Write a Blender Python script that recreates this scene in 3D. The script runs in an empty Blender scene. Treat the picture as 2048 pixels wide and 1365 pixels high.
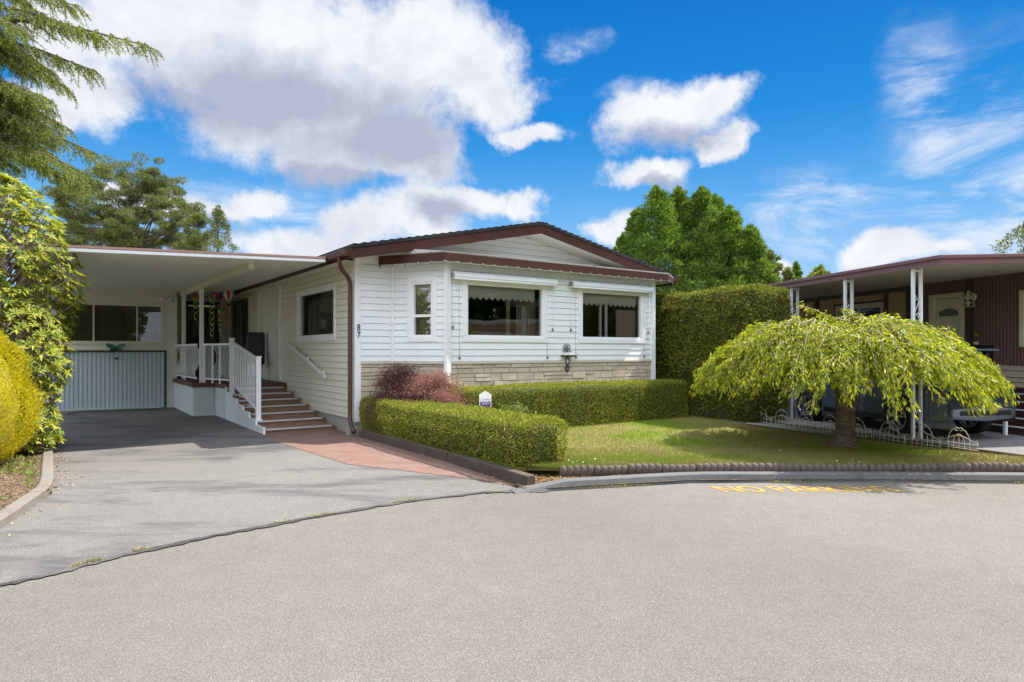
import bpy, math, random
import numpy as np
from mathutils import Vector, Matrix
R=math.radians; PI=math.pi
rnd=random.Random(7); NR=np.random.default_rng(11)
sc=bpy.context.scene; COL=sc.collection
# ------------------------------------------------------------ camera
F=1306.; H=1.6
cam=bpy.data.objects.new('camera',bpy.data.cameras.new('camera')); COL.objects.link(cam)
cam.location=(0,0,H); cam.rotation_euler=(R(90),0,0)
cam.data.sensor_width=36; cam.data.lens=36*F/2048; cam.data.shift_y=.0095
cam.data.clip_start=.05; cam.data.clip_end=2000
sc.camera=cam
sc.view_settings.view_transform='Standard'; sc.view_settings.look='None'
sc.view_settings.exposure=.92; sc.view_settings.gamma=1
sc.cycles.max_bounces=8; sc.cycles.transparent_max_bounces=12
sc.cycles.use_denoising=True
# ------------------------------------------------------------ sun
SD=Vector((.607,.266,1.0)).normalized()          # towards the sun
sl=bpy.data.lights.new('sun','SUN'); sl.energy=4.6; sl.angle=R(.5); sl.color=(1,.94,.84)
so=bpy.data.objects.new('sun',sl); COL.objects.link(so); so.rotation_euler=(-SD).to_track_quat('-Z','Y').to_euler()
# ------------------------------------------------------------ world: sky with clouds in directions
w=bpy.data.worlds.new('World'); sc.world=w; w.use_nodes=True
nt=w.node_tree; nt.nodes.clear()
class NT:
    def __init__(s,nt): s.nt=nt
    def n(s,typ,**k):
        nd=s.nt.nodes.new(typ)
        for a,b in k.items(): setattr(nd,a,b)
        return nd
    def l(s,a,b): s.nt.links.new(a,b)
    def put(s,sock,v):
        if isinstance(v,bpy.types.NodeSocket): s.l(v,sock)
        elif v is not None: sock.default_value=v
    def m(s,op,a,b=None,c=None,clamp=False):
        nd=s.n('ShaderNodeMath',operation=op); nd.use_clamp=clamp
        for i,v in enumerate((a,b,c)):
            if v is not None: s.put(nd.inputs[i],v)
        return nd.outputs[0]
    def v(s,op,a,b=None,c=None,out=0):
        nd=s.n('ShaderNodeVectorMath',operation=op)
        for i,x in enumerate((a,b,c)):
            if x is not None: s.put(nd.inputs[i],x)
        return nd.outputs[out]
    def noise(s,vec,scale,detail=4,rough=.55,out=0,dist=0):
        nd=s.n('ShaderNodeTexNoise'); s.put(nd.inputs['Vector'],vec)
        nd.inputs['Scale'].default_value=scale; nd.inputs['Detail'].default_value=detail; nd.inputs['Roughness'].default_value=rough
        nd.inputs['Distortion'].default_value=dist
        return nd.outputs[out]
    def ramp(s,fac,stops,interp='LINEAR'):
        nd=s.n('ShaderNodeValToRGB'); s.put(nd.inputs[0],fac); cr=nd.color_ramp; cr.interpolation=interp
        while len(cr.elements)<len(stops): cr.elements.new(.5)
        for e,(p,c) in zip(cr.elements,stops):
            e.position=p; e.color=(c[0],c[1],c[2],1) if not isinstance(c,(int,float)) else (c,c,c,1)
        return nd.outputs[0]
    def mix(s,f,a,b,typ='MIX'):
        nd=s.n('ShaderNodeMix',data_type='RGBA',blend_type=typ)
        s.put(nd.inputs[0],f)
        for i,x in ((6,a),(7,b)):
            if isinstance(x,tuple): nd.inputs[i].default_value=(*x[:3],1)
            else: s.put(nd.inputs[i],x)
        return nd.outputs[2]
    def sstep(s,x,a,b):
        nd=s.n('ShaderNodeMapRange',interpolation_type='SMOOTHSTEP'); s.put(nd.inputs[0],x)
        nd.inputs[1].default_value=a; nd.inputs[2].default_value=b
        return nd.outputs[0]
N=NT(nt)
sky=N.n('ShaderNodeTexSky',sky_type='NISHITA'); sky.sun_disc=False
sky.sun_elevation=math.asin(SD.z); sky.sun_rotation=math.atan2(SD.x,SD.y); sky.air_density=1.0; sky.dust_density=.3; sky.ozone_density=2.5
tc=N.n('ShaderNodeTexCoord'); d=tc.outputs['Generated']
sp=N.n('ShaderNodeSeparateXYZ'); N.l(d,sp.inputs[0])
az=N.m('ARCTAN2',sp.outputs[0],sp.outputs[1]); el=N.m('ARCSINE',sp.outputs[2])
cb=N.n('ShaderNodeCombineXYZ'); N.l(az,cb.inputs[0]); N.l(el,cb.inputs[1]); p0=cb.outputs[0]
wn=N.noise(p0,3.2,7,.62,out=1)
wv=N.v('SUBTRACT',wn,(.5,.5,.5))
pw=N.v('MULTIPLY_ADD',wv,(.26,.15,0),p0)
def ae(u,v):
    a=math.atan((u-1024)/F); e=math.atan((702-v)/F*math.cos(a)); return a,e
def blobs(lst,p):
    acc=None
    for (u,v,ru,rv) in lst:
        a,e=ae(u,v); ra=ru/F*math.cos(a)**2; re=rv/F*math.cos(a)*math.cos(e)
        q=N.v('MULTIPLY_ADD',p,(1/ra,1/re,0),(-a/ra,-e/re,0))
        ln=N.v('LENGTH',q,out=1)
        if acc is None: acc=ln
        else:
            acc=N.m('SMOOTH_MIN',acc,ln,.28)
    return acc
CL=[(650,130,400,150),(420,110,220,120),(850,100,210,130),(960,190,130,90),(300,20,200,60),(620,240,280,100),(810,320,110,70),(680,330,120,60),
 (190,190,120,75),(90,210,110,40),(150,70,150,70),(820,440,110,55),(735,455,70,50),(920,400,140,32),(1040,412,60,34),(600,480,160,40),
 (360,400,170,30),(540,400,90,26),(1340,245,125,72),(1405,215,66,42),(1450,295,66,34),(1305,355,98,32),(1230,448,65,26),
 (1060,285,90,22),(1780,512,100,38),(1570,528,46,20),(1900,505,60,18),
 (-400,200,300,120),(2600,250,400,120),(-900,450,500,60),(2500,500,500,50)]
ln=blobs(CL,pw)
fine=N.noise(p0,11,9,.66)
dens=N.m('SUBTRACT',1.12,ln)
dens=N.m('ADD',dens,N.m('MULTIPLY',N.m('SUBTRACT',fine,.5),1.5))
mask=N.sstep(dens,-.06,.55)
GR=[(560,215,300,80),(760,300,200,70),(1350,290,110,34),(860,420,90,28),(330,190,120,50),(700,370,110,26),(420,440,120,20),(1320,375,90,16)]
gl=blobs(GR,pw)
grey=N.m('ADD',N.m('SUBTRACT',1.25,gl),N.m('MULTIPLY',N.m('SUBTRACT',N.noise(p0,7,5,.6),.5),1.6))
grey=N.sstep(grey,-.1,1.1)
puff=N.m('MULTIPLY',N.m('SUBTRACT',N.noise(pw,10,7,.62),.5),1.3)
grey=N.m('ADD',N.m('ADD',grey,.14),puff,clamp=True)
ccol=N.ramp(grey,[(0,(.90,.92,.96)),(.35,(.70,.74,.83)),(.7,(.55,.59,.71)),(1,(.45,.49,.62))])
# thin cirrus on the right
st=N.n('ShaderNodeMapping'); N.l(p0,st.inputs[0]); st.inputs['Rotation'].default_value=(0,0,R(35)); st.inputs['Scale'].default_value=(3,9,1)
cir=N.noise(st.outputs[0],1.6,8,.68,dist=.6)
cm=N.m('SUBTRACT',1.25,blobs([(1155,82,60,26),(1255,180,56,18),(1960,360,230,260),(1840,250,90,200),(1650,440,170,90),(500,420,260,60)],pw))
cir=N.m('MULTIPLY',N.sstep(cir,.36,.72),N.sstep(cm,-.1,1.1))
cir=N.m('MULTIPLY',cir,.95)
low=N.sstep(el,.30,.0)
cir=N.m('MAXIMUM',cir,N.m('MULTIPLY',low,N.m('MULTIPLY',fine,.55)))
# photo-like blue: the physical sky graded towards a deeper, more saturated blue
blue=N.ramp(el,[(0,(.46,.72,.98)),(.09,(.28,.60,.98)),(.20,(.10,.44,.92)),(.34,(.012,.27,.76)),(.5,(.0,.18,.62)),(1,(.0,.10,.42))])
tint=N.mix(1.0,sky.outputs[0],(.05,.05,.05),'MULTIPLY')
base=N.mix(.92,tint,blue)
c1=N.mix(cir,base,(.86,.9,.97))
c2=N.mix(mask,c1,ccol)
# added fill light: sky brightened behind and above the camera, out of view
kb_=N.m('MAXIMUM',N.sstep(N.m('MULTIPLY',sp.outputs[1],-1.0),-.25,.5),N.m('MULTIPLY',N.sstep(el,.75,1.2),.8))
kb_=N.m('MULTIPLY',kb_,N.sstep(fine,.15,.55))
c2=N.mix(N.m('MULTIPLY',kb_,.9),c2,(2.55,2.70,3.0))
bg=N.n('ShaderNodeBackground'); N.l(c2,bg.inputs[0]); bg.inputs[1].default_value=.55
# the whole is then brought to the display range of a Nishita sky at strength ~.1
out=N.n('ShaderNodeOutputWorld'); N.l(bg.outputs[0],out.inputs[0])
w.cycles.sampling_method='MANUAL'; w.cycles.sample_map_resolution=512
# ------------------------------------------------------------ materials
MATS={}
def newmat(name):
    m=bpy.data.materials.new(name); m.use_nodes=True; m.node_tree.nodes.clear()
    n=NT(m.node_tree); o=n.n('ShaderNodeOutputMaterial'); MATS[name]=m
    return m,n,o
def pbr(n,col,rough=.6,metal=0,spec=.5,bump=None,bd=.01,coat=0):
    b=n.n('ShaderNodeBsdfPrincipled')
    if isinstance(col,tuple): b.inputs['Base Color'].default_value=(*col[:3],1)
    else: n.l(col,b.inputs['Base Color'])
    n.put(b.inputs['Roughness'],rough); b.inputs['Metallic'].default_value=metal
    b.inputs['Specular IOR Level'].default_value=spec
    b.inputs['Coat Weight'].default_value=coat
    if bump is not None:
        bp=n.n('ShaderNodeBump'); bp.inputs['Distance'].default_value=bd; bp.inputs['Strength'].default_value=1
        n.l(bump,bp.inputs['Height']); n.l(bp.outputs[0],b.inputs['Normal'])
    return b
def paint(name,col,rough=.5,var=.12,sc_=3,metal=0,spec=.5,bump=0,streak=0,coat=0,dirt=None):
    m,n,o=newmat(name); t=n.n('ShaderNodeTexCoord').outputs['Object']
    f=n.noise(t,sc_,6,.65); f2=n.noise(t,sc_*9,4,.6)
    k=n.m('ADD',n.m('MULTIPLY',n.m('SUBTRACT',f,.5),var*2),n.m('MULTIPLY',n.m('SUBTRACT',f2,.5),var))
    if streak:
        mp=n.n('ShaderNodeMapping'); n.l(t,mp.inputs[0]); mp.inputs['Scale'].default_value=(14,14,.7)
        k=n.m('ADD',k,n.m('MULTIPLY',n.m('SUBTRACT',n.noise(mp.outputs[0],1,5,.6),.5),streak))
    k=n.m('ADD',k,1.0)
    c=n.v('SCALE',tuple(col)); nd=c.node; n.l(k,nd.inputs[3])
    cc=c
    if dirt:
        g=n.sstep(n.noise(t,sc_*.8,7,.7),.52,.75); cc=n.mix(g,c,dirt)
    b=pbr(n,cc,n.m('ADD',n.m('MULTIPLY',f,.2),rough-.1),metal,spec,f2 if bump else None,bump or .01,coat)
    n.l(b.outputs[0],o.inputs[0]); return m
def foliage(name,c1,c2,c3,trans=.3,rough=.5,nscale=1.5,nvar=.5,spec=.4,dry=None):
    m,n,o=newmat(name); g=n.n('ShaderNodeNewGeometry'); t=n.n('ShaderNodeTexCoord').outputs['Object']
    c=n.ramp(g.outputs['Random Per Island'],[(0,c1),(.5,c2),(1,c3)])
    f=n.noise(t,nscale,4,.6)
    k=n.m('ADD',n.m('MULTIPLY',n.m('SUBTRACT',f,.5),nvar*2),1.0)
    s=n.v('SCALE',c); n.l(k,s.node.inputs[3])
    if dry: 
        s=n.mix(n.m('MULTIPLY',n.sstep(n.noise(t,nscale*1.7,5,.65),.56,.72),.75),s,dry)
    b=pbr(n,s,rough,0,spec); tr=n.n('ShaderNodeBsdfTranslucent')
    hs=n.mix(1.0,s,(1.25,1.3,.55),'MULTIPLY'); n.l(hs,tr.inputs[0])
    mx=n.n('ShaderNodeMixShader'); mx.inputs[0].default_value=trans
    n.l(b.outputs[0],mx.inputs[1]); n.l(tr.outputs[0],mx.inputs[2]); n.l(mx.outputs[0],o.inputs[0]); return m
def glass(name,tint=(.75,.8,.8),boost=1.6,base=.05):
    m,n,o=newmat(name); fr=n.n('ShaderNodeFresnel'); fr.inputs[0].default_value=1.5
    k=n.m('ADD',n.m('MULTIPLY',fr.outputs[0],boost),base,clamp=True)
    a=n.n('ShaderNodeBsdfTransparent'); a.inputs[0].default_value=(*tint,1)
    g=n.n('ShaderNodeBsdfGlossy'); g.inputs['Roughness'].default_value=.01; g.inputs[0].default_value=(.95,.97,1,1)
    t=n.n('ShaderNodeTexCoord').outputs['Object']
    bp=n.n('ShaderNodeBump'); bp.inputs['Distance'].default_value=.004; bp.inputs['Strength'].default_value=.5
    n.l(n.noise(t,1.3,1,.4),bp.inputs['Height']); n.l(bp.outputs[0],g.inputs['Normal'])
    mx=n.n('ShaderNodeMixShader'); n.l(k,mx.inputs[0]); n.l(a.outputs[0],mx.inputs[1]); n.l(g.outputs[0],mx.inputs[2])
    n.l(mx.outputs[0],o.inputs[0]); return m
def asphalt(name,cols,agg=170,patch=None,big=.8,stain=.25,rough=.85):
    m,n,o=newmat(name); t=n.n('ShaderNodeTexCoord').outputs['Object']
    vo=n.n('ShaderNodeTexVoronoi'); n.l(t,vo.inputs['Vector']); vo.inputs['Scale'].default_value=agg
    rc=n.n('ShaderNodeSeparateColor'); n.l(vo.outputs['Color'],rc.inputs[0])
    c=n.ramp(rc.outputs[0],[(0,cols[0]),(.55,cols[1]),(.85,cols[2]),(1,cols[3])])
    f=n.noise(t,big,8,.68); f2=n.noise(t,big*8,5,.7)
    k=n.m('ADD',n.m('MULTIPLY',n.m('SUBTRACT',f,.5),stain*2),n.m('MULTIPLY',n.m('SUBTRACT',f2,.5),stain))
    k=n.m('ADD',k,1.0); s=n.v('SCALE',c); n.l(k,s.node.inputs[3])
    if patch:
        mp=n.n('ShaderNodeMapping'); n.l(t,mp.inputs[0]); mp.inputs['Rotation'].default_value=(0,0,R(-20)); mp.inputs['Scale'].default_value=(.45,1.3,1)
        g=n.m('MULTIPLY',n.sstep(n.noise(mp.outputs[0],.9,8,.7,dist=.4),.47,.62),.8); s=n.mix(g,s,patch)
    cv=n.n('ShaderNodeTexVoronoi',feature='DISTANCE_TO_EDGE'); wv_=n.v('MULTIPLY_ADD',n.noise(t,1.7,5,.7,out=1),(.9,.9,0),t); n.l(wv_,cv.inputs['Vector']); cv.inputs['Scale'].default_value=.33
    ck=n.m('MULTIPLY',n.m('SUBTRACT',1.0,n.sstep(cv.outputs['Distance'],.0005,.003)),n.sstep(n.noise(t,.7,3,.6),.56,.66))
    s=n.mix(n.m('MULTIPLY',ck,.4),s,tuple(x*.35 for x in cols[0]))
    s=n.mix(n.m('MULTIPLY',n.sstep(n.noise(t,.23,3,.5),.42,.66),.55),s,n.v('MULTIPLY',s,(.72,.71,.69)))
    sv_=n.m('MULTIPLY',n.sstep(n.noise(t,1.1,6,.7),.66,.74),.35); s=n.mix(sv_,s,tuple(x*.6 for x in cols[0]))
    b=pbr(n,s,rough,0,.35,n.m('ADD',vo.outputs['Distance'],n.noise(t,agg*.4,3,.6)),.004)
    n.l(b.outputs[0],o.inputs[0]); return m
def bark():
    m,n,o=newmat('cherry_bark'); t=n.n('ShaderNodeTexCoord').outputs['Object']
    mp=n.n('ShaderNodeMapping'); n.l(t,mp.inputs[0]); mp.inputs['Scale'].default_value=(5,5,34)
    a=n.noise(mp.outputs[0],1.2,6,.7,dist=.4); f=n.noise(t,7,6,.7)
    c=n.ramp(a,[(.3,(.06,.042,.03)),(.5,(.16,.115,.08)),(.62,(.25,.19,.14)),(.75,(.36,.31,.25))])
    c=n.mix(n.m('MULTIPLY',n.sstep(f,.5,.7),.5),c,(.10,.11,.05))
    b=pbr(n,c,.92,0,.2,n.m('ADD',a,f),.02); n.l(b.outputs[0],o.inputs[0]); return m
WHITE=paint('white_siding_vinyl',(.79,.82,.84),.42,.035,1.4,streak=.09)
WTRIM=paint('white_trim',(.82,.83,.84),.4,.03,3)
CREAM=paint('cream_siding_vinyl',(.72,.71,.60),.45,.04,2.0)
SHEDW=paint('shed_siding',(.72,.71,.62),.45,.04,2)
BROWN=paint('brown_fascia',(.066,.026,.019),.6,.25,4,streak=.2,spec=.2)
DBROWN=paint('dark_brown_paint',(.05,.026,.02),.55,.15,4)
GUTTER=paint('brown_gutter',(.085,.032,.022),.5,.1,5)
SOFFIT=paint('soffit_white',(.74,.76,.68),.5,.03,2)
METW=paint('white_steel',(.82,.84,.86),.32,.03,5,coat=.2)
GARAGE=paint('pale_blue_garage_steel',(.52,.60,.65),.45,.05,3,streak=.06)
SKIRT=paint('pale_skirting',(.58,.64,.64),.5,.05,3,streak=.08)
CONC=paint('foundation_concrete',(.36,.34,.31),.9,.18,5,bump=.004)
KERB=paint('kerb_concrete',(.125,.125,.125),.9,.2,3,bump=.006,dirt=(.08,.078,.075))
EDGE=paint('edging_block_concrete',(.135,.105,.088),.95,.3,5,bump=.008,dirt=(.055,.05,.035))
LKERB=paint('pale_kerb_concrete',(.20,.18,.155),.9,.2,4,bump=.006,dirt=(.15,.12,.09))
TIMBER=paint('weathered_timber',(.085,.062,.048),.85,.25,5,bump=.006,dirt=(.14,.115,.09))
DECKW=paint('brown_deck_wood',(.10,.045,.035),.6,.2,6)
STEPW=paint('brown_stair_wood',(.25,.14,.09),.65,.25,6,dirt=(.15,.09,.065))
NOSE=paint('aluminium_nosing',(.62,.64,.66),.35,.05,6,metal=.4)
BLACK=paint('black_plastic',(.012,.012,.014),.45,.1,6)
IRON=paint('dark_green_iron',(.02,.035,.035),.5,.2,20)
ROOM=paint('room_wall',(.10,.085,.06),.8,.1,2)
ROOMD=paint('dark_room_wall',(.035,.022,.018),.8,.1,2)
FABRIC=paint('cream_blind_fabric',(.62,.56,.44),.8,.05,6)
CURT=paint('curtain_fabric',(.26,.21,.13),.85,.1,5,streak=.3)
CURTR=paint('pale_rose_curtain',(.50,.36,.30),.85,.1,5,streak=.2)
GLASS=glass('window_glass'); GLASSD=glass('side_window_glass',(.6,.65,.62),.9,.01)
CARGL=glass('car_glass',(.12,.13,.14),1.3,.04)
BBROWN=paint('neighbour_brown_siding',(.13,.062,.053),.5,.12,3,streak=.12)
TAN=paint('neighbour_tan_panel',(.45,.30,.17),.6,.08,3,streak=.1)
PURP=paint('neighbour_fascia',(.20,.105,.11),.4,.1,3)
SOFB=paint('neighbour_soffit',(.66,.60,.52),.5,.04,2)
DOORC=paint('cream_door',(.66,.62,.44),.45,.03,3)
CARP=paint('car_paint',(.10,.13,.17),.25,.04,3,metal=.35,coat=.8)
CARS=paint('car_silver_trim',(.22,.24,.27),.3,.03,3,metal=.6)
RIM=paint('alloy_rim',(.62,.63,.65),.25,.03,6,metal=.8)
TYRE=paint('tyre_rubber',(.018,.018,.018),.8,.1,8)
REDL=paint('red_lamp',(.5,.02,.015),.2,.05,5)
BARK=bark()
BARK2=paint('conifer_bark',(.10,.075,.06),.95,.3,6,bump=.02)
TWIG=paint('pale_twig',(.36,.28,.24),.8,.2,10)
WIREM=paint('weathered_wire',(.70,.66,.56),.6,.2,12)
YEL=paint('yellow_road_paint',(.42,.26,.05),.85,.25,9,dirt=(.2,.17,.12))
GREENH=paint('green_hose',(.03,.12,.06),.45,.1,6)
PURPLE=paint('purple_sign',(.10,.02,.30),.4,.02,6)
ROADM=asphalt('road_asphalt',[(.135,.123,.108),(.187,.171,.150),(.218,.20,.176),(.285,.265,.235)],170,None,.45,.20)
DRIVEM=asphalt('driveway_asphalt',[(.13,.122,.115),(.19,.178,.167),(.235,.22,.205),(.31,.29,.27)],190,(.085,.085,.09),.9,.2)
SEAL=asphalt('sealed_asphalt',[(.02,.02,.02),(.06,.058,.055),(.09,.088,.085),(.15,.14,.13)],150,(.16,.15,.14),1.5,.4)
SLABM=asphalt('neighbour_slab',[(.12,.12,.12),(.20,.195,.19),(.25,.245,.24),(.32,.31,.30)],150,None,.9,.2)
GRAVEL=asphalt('pale_gravel',[(.12,.115,.11),(.34,.33,.31),(.5,.49,.46),(.7,.69,.66)],45,None,1,.1)
def mulch():
    m,n,o=newmat('mulch_soil'); t=n.n('ShaderNodeTexCoord').outputs['Object']
    vo=n.n('ShaderNodeTexVoronoi'); n.l(t,vo.inputs['Vector']); vo.inputs['Scale'].default_value=45
    rc=n.n('ShaderNodeSeparateColor'); n.l(vo.outputs['Color'],rc.inputs[0])
    c=n.ramp(rc.outputs[0],[(0,(.04,.028,.018)),(.5,(.12,.085,.055)),(.8,(.22,.15,.09)),(1,(.34,.25,.15))])
    b=pbr(n,c,.95,0,.2,vo.outputs['Distance'],.02); n.l(b.outputs[0],o.inputs[0]); return m
MULCH=mulch()
def brickm():
    m,n,o=newmat('brick_pavers'); t=n.n('ShaderNodeTexCoord').outputs['Object']
    mp=n.n('ShaderNodeMapping'); n.l(t,mp.inputs[0]); mp.inputs['Rotation'].default_value=(0,0,R(-35))
    b_=n.n('ShaderNodeTexBrick'); n.l(mp.outputs[0],b_.inputs['Vector'])
    b_.inputs['Scale'].default_value=1; b_.inputs['Brick Width'].default_value=.2; b_.inputs['Row Height'].default_value=.1
    b_.inputs['Mortar Size'].default_value=.006; b_.inputs['Color1'].default_value=(.235,.14,.115,1); b_.inputs['Color2'].default_value=(.18,.105,.088,1)
    b_.inputs['Mortar'].default_value=(.15,.10,.075,1); b_.inputs['Bias'].default_value=-.1
    f=n.noise(t,2.5,7,.7); c=n.mix(n.m('MULTIPLY',n.sstep(f,.4,.7),.55),b_.outputs[0],(.27,.19,.16))
    c=n.mix(n.m('MULTIPLY',n.noise(t,60,3,.6),.35),c,(.18,.1,.08))
    b=pbr(n,c,.88,0,.3,n.m('SUBTRACT',n.m('MULTIPLY',n.noise(t,80,3,.6),.4),b_.outputs['Fac']),.006); n.l(b.outputs[0],o.inputs[0]); return m
BRICK=brickm()
def stonem():
    m,n,o=newmat('split_stone_veneer'); t=n.n('ShaderNodeTexCoord').outputs['Object']; g=n.n('ShaderNodeNewGeometry')
    c=n.ramp(g.outputs['Random Per Island'],[(0,(.50,.42,.31)),(.5,(.56,.48,.365)),(1,(.61,.54,.43))])
    c=n.mix(n.m('MULTIPLY',n.noise(t,9,6,.7),.35),c,(.44,.37,.28))
    b=pbr(n,c,.85,0,.3,n.noise(t,30,5,.65),.008); n.l(b.outputs[0],o.inputs[0]); return m
STONE=stonem(); MORT=paint('stone_mortar',(.42,.36,.28),.9,.1,9)
def shingle():
    m,n,o=newmat('dark_roof_shingle'); t=n.n('ShaderNodeTexCoord').outputs['Object']
    b_=n.n('ShaderNodeTexBrick'); n.l(t,b_.inputs['Vector']); b_.inputs['Scale'].default_value=1
    b_.inputs['Brick Width'].default_value=.3; b_.inputs['Row Height'].default_value=.14; b_.inputs['Mortar Size'].default_value=.008
    b_.inputs['Color1'].default_value=(.035,.037,.042,1); b_.inputs['Color2'].default_value=(.055,.057,.06,1); b_.inputs['Mortar'].default_value=(.015,.015,.015,1)
    b=pbr(n,b_.outputs[0],.95,0,.25,n.noise(t,60,3,.6),.006); n.l(b.outputs[0],o.inputs[0]); return m
SHING=shingle(); LROOF=paint('weathered_flat_roofing',(.40,.38,.35),.85,.25,4,dirt=(.2,.18,.16))
def grassm(name='lawn_grass',a=(.11,.23,.014),b__=(.32,.41,.026),dry=(.42,.34,.15),th=(.42,.64)):
    m,n,o=newmat(name); t=n.n('ShaderNodeTexCoord').outputs['Object']; g=n.n('ShaderNodeNewGeometry')
    f=n.noise(t,.55,6,.62); f2=n.noise(t,9,5,.7)
    c=n.mix(f2,a,b__)
    # dry patches follow the ground, stronger away from the kerb
    dr=n.m('MULTIPLY',n.sstep(n.m('ADD',f,n.m('MULTIPLY',f2,.12)),*th),.85)
    c=n.mix(dr,c,dry)
    c=n.mix(n.m('MULTIPLY',g.outputs['Random Per Island'],.35),c,(.30,.30,.07))
    bs=pbr(n,c,.8,0,.2,n.noise(t,120,3,.7),.02); tr=n.n('ShaderNodeBsdfTranslucent'); n.l(c,tr.inputs[0])
    mx=n.n('ShaderNodeMixShader'); mx.inputs[0].default_value=.18
    n.l(bs.outputs[0],mx.inputs[1]); n.l(tr.outputs[0],mx.inputs[2]); n.l(mx.outputs[0],o.inputs[0]); return m
GRASS=grassm()
LF_H=foliage('hedge_leaf',(.07,.115,.012),(.26,.29,.028),(.50,.46,.07),.28,.45,2.2,.45,dry=(.30,.21,.055))
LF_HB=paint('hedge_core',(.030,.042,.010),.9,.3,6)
LF_T=foliage('tall_hedge_leaf',(.06,.09,.010),(.18,.20,.02),(.34,.32,.04),.25,.55,1.6,.5,dry=(.19,.125,.03))
LF_C=foliage('cherry_leaf',(.12,.19,.012),(.32,.36,.018),(.56,.52,.04),.45,.42,1.5,.3,spec=.3)
LF_R=foliage('rhododendron_leaf',(.10,.16,.02),(.26,.31,.035),(.50,.46,.06),.35,.5,1.5,.4,spec=.25)
LF_G=foliage('golden_cypress_leaf',(.30,.30,.012),(.56,.48,.014),(.74,.62,.03),.4,.6,3.5,.6)
LF_Y=foliage('cypress_leaf',(.04,.095,.016),(.11,.20,.028),(.26,.34,.05),.3,.55,.9,.55)
LF_P=foliage('pine_needle',(.06,.085,.03),(.13,.155,.05),(.25,.25,.09),.35,.55,.8,.4)
LF_D=foliage('cedar_needle',(.08,.14,.03),(.20,.27,.04),(.42,.43,.07),.45,.5,1.0,.4)
LF_M=foliage('maple_leaf',(.055,.018,.020),(.12,.040,.040),(.24,.095,.085),.3,.5,2,.35)
LF_MP=foliage('maple_leaf_sun_tint',(.17,.07,.06),(.28,.125,.105),(.42,.21,.17),.3,.5,2,.3)  # paler copy of the maple leaf, sunlight put into the colour
LF_GR=foliage('bed_leaf',(.08,.13,.02),(.17,.22,.04),(.32,.32,.09),.3,.6,2,.3)
LIT=foliage('dry_leaf_litter',(.16,.07,.025),(.34,.19,.08),(.55,.40,.22),.1,.7,2,.2)
# ------------------------------------------------------------ frames and builders
A35=R(35); B11=R(11.4); KB=.9375
FR={'W':(0,0,0),'A':(-2.96,12.35,A35),'B':(7.36*KB,11.87*KB,B11)}
def W(fr,p):
    ox,oy,a=FR[fr]; c,s=math.cos(a),math.sin(a)
    return Vector((ox+c*p[0]-s*p[1],oy+s*p[0]+c*p[1],p[2] if len(p)>2 else 0))
def LOC(fr,p):
    ox,oy,a=FR[fr]; c,s=math.cos(a),math.sin(a); x,y=p[0]-ox,p[1]-oy
    return (c*x+s*y,-s*x+c*y)
def G(u,v,z=0.):
    t=(H-z)*F/(v-702.); return (t*(u-1024)/F,t)
def GA(u,v,z=0.): return LOC('A',G(u,v,z))
def VX(u,v,Z): return Vector(((u-1024)/F*Z,Z,H+(702-v)/F*Z))   # the point at depth Z seen at (u,v)
BASE={}
def tag(o,label=None,cat=None,group=None,kind=None):
    if label: o['label']=label
    if cat: o['category']=cat
    if group: o['group']=group
    if kind: o['kind']=kind
    return o
def thing(name,label,cat,base,fr='W',group=None):
    o=bpy.data.objects.new(name,None); COL.objects.link(o); o.empty_display_size=.2
    o.location=W(fr,base); o.rotation_euler=(0,0,FR[fr][2]); BASE[o.name]=Vector(base)
    return tag(o,label,cat,group)
def link(name,me,mat,parent=None,fr='W',base=None):
    o=bpy.data.objects.new(name,me); COL.objects.link(o)
    if mat is not None:
        for m_ in (mat if isinstance(mat,(list,tuple)) else [mat]): me.materials.append(m_)
    if parent is not None:
        o.parent=parent; BASE[o.name]=BASE[parent.name]
    else:
        b=Vector(base or (0,0,0)); o.location=W(fr,b); o.rotation_euler=(0,0,FR[fr][2]); BASE[o.name]=b
    return o
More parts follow.
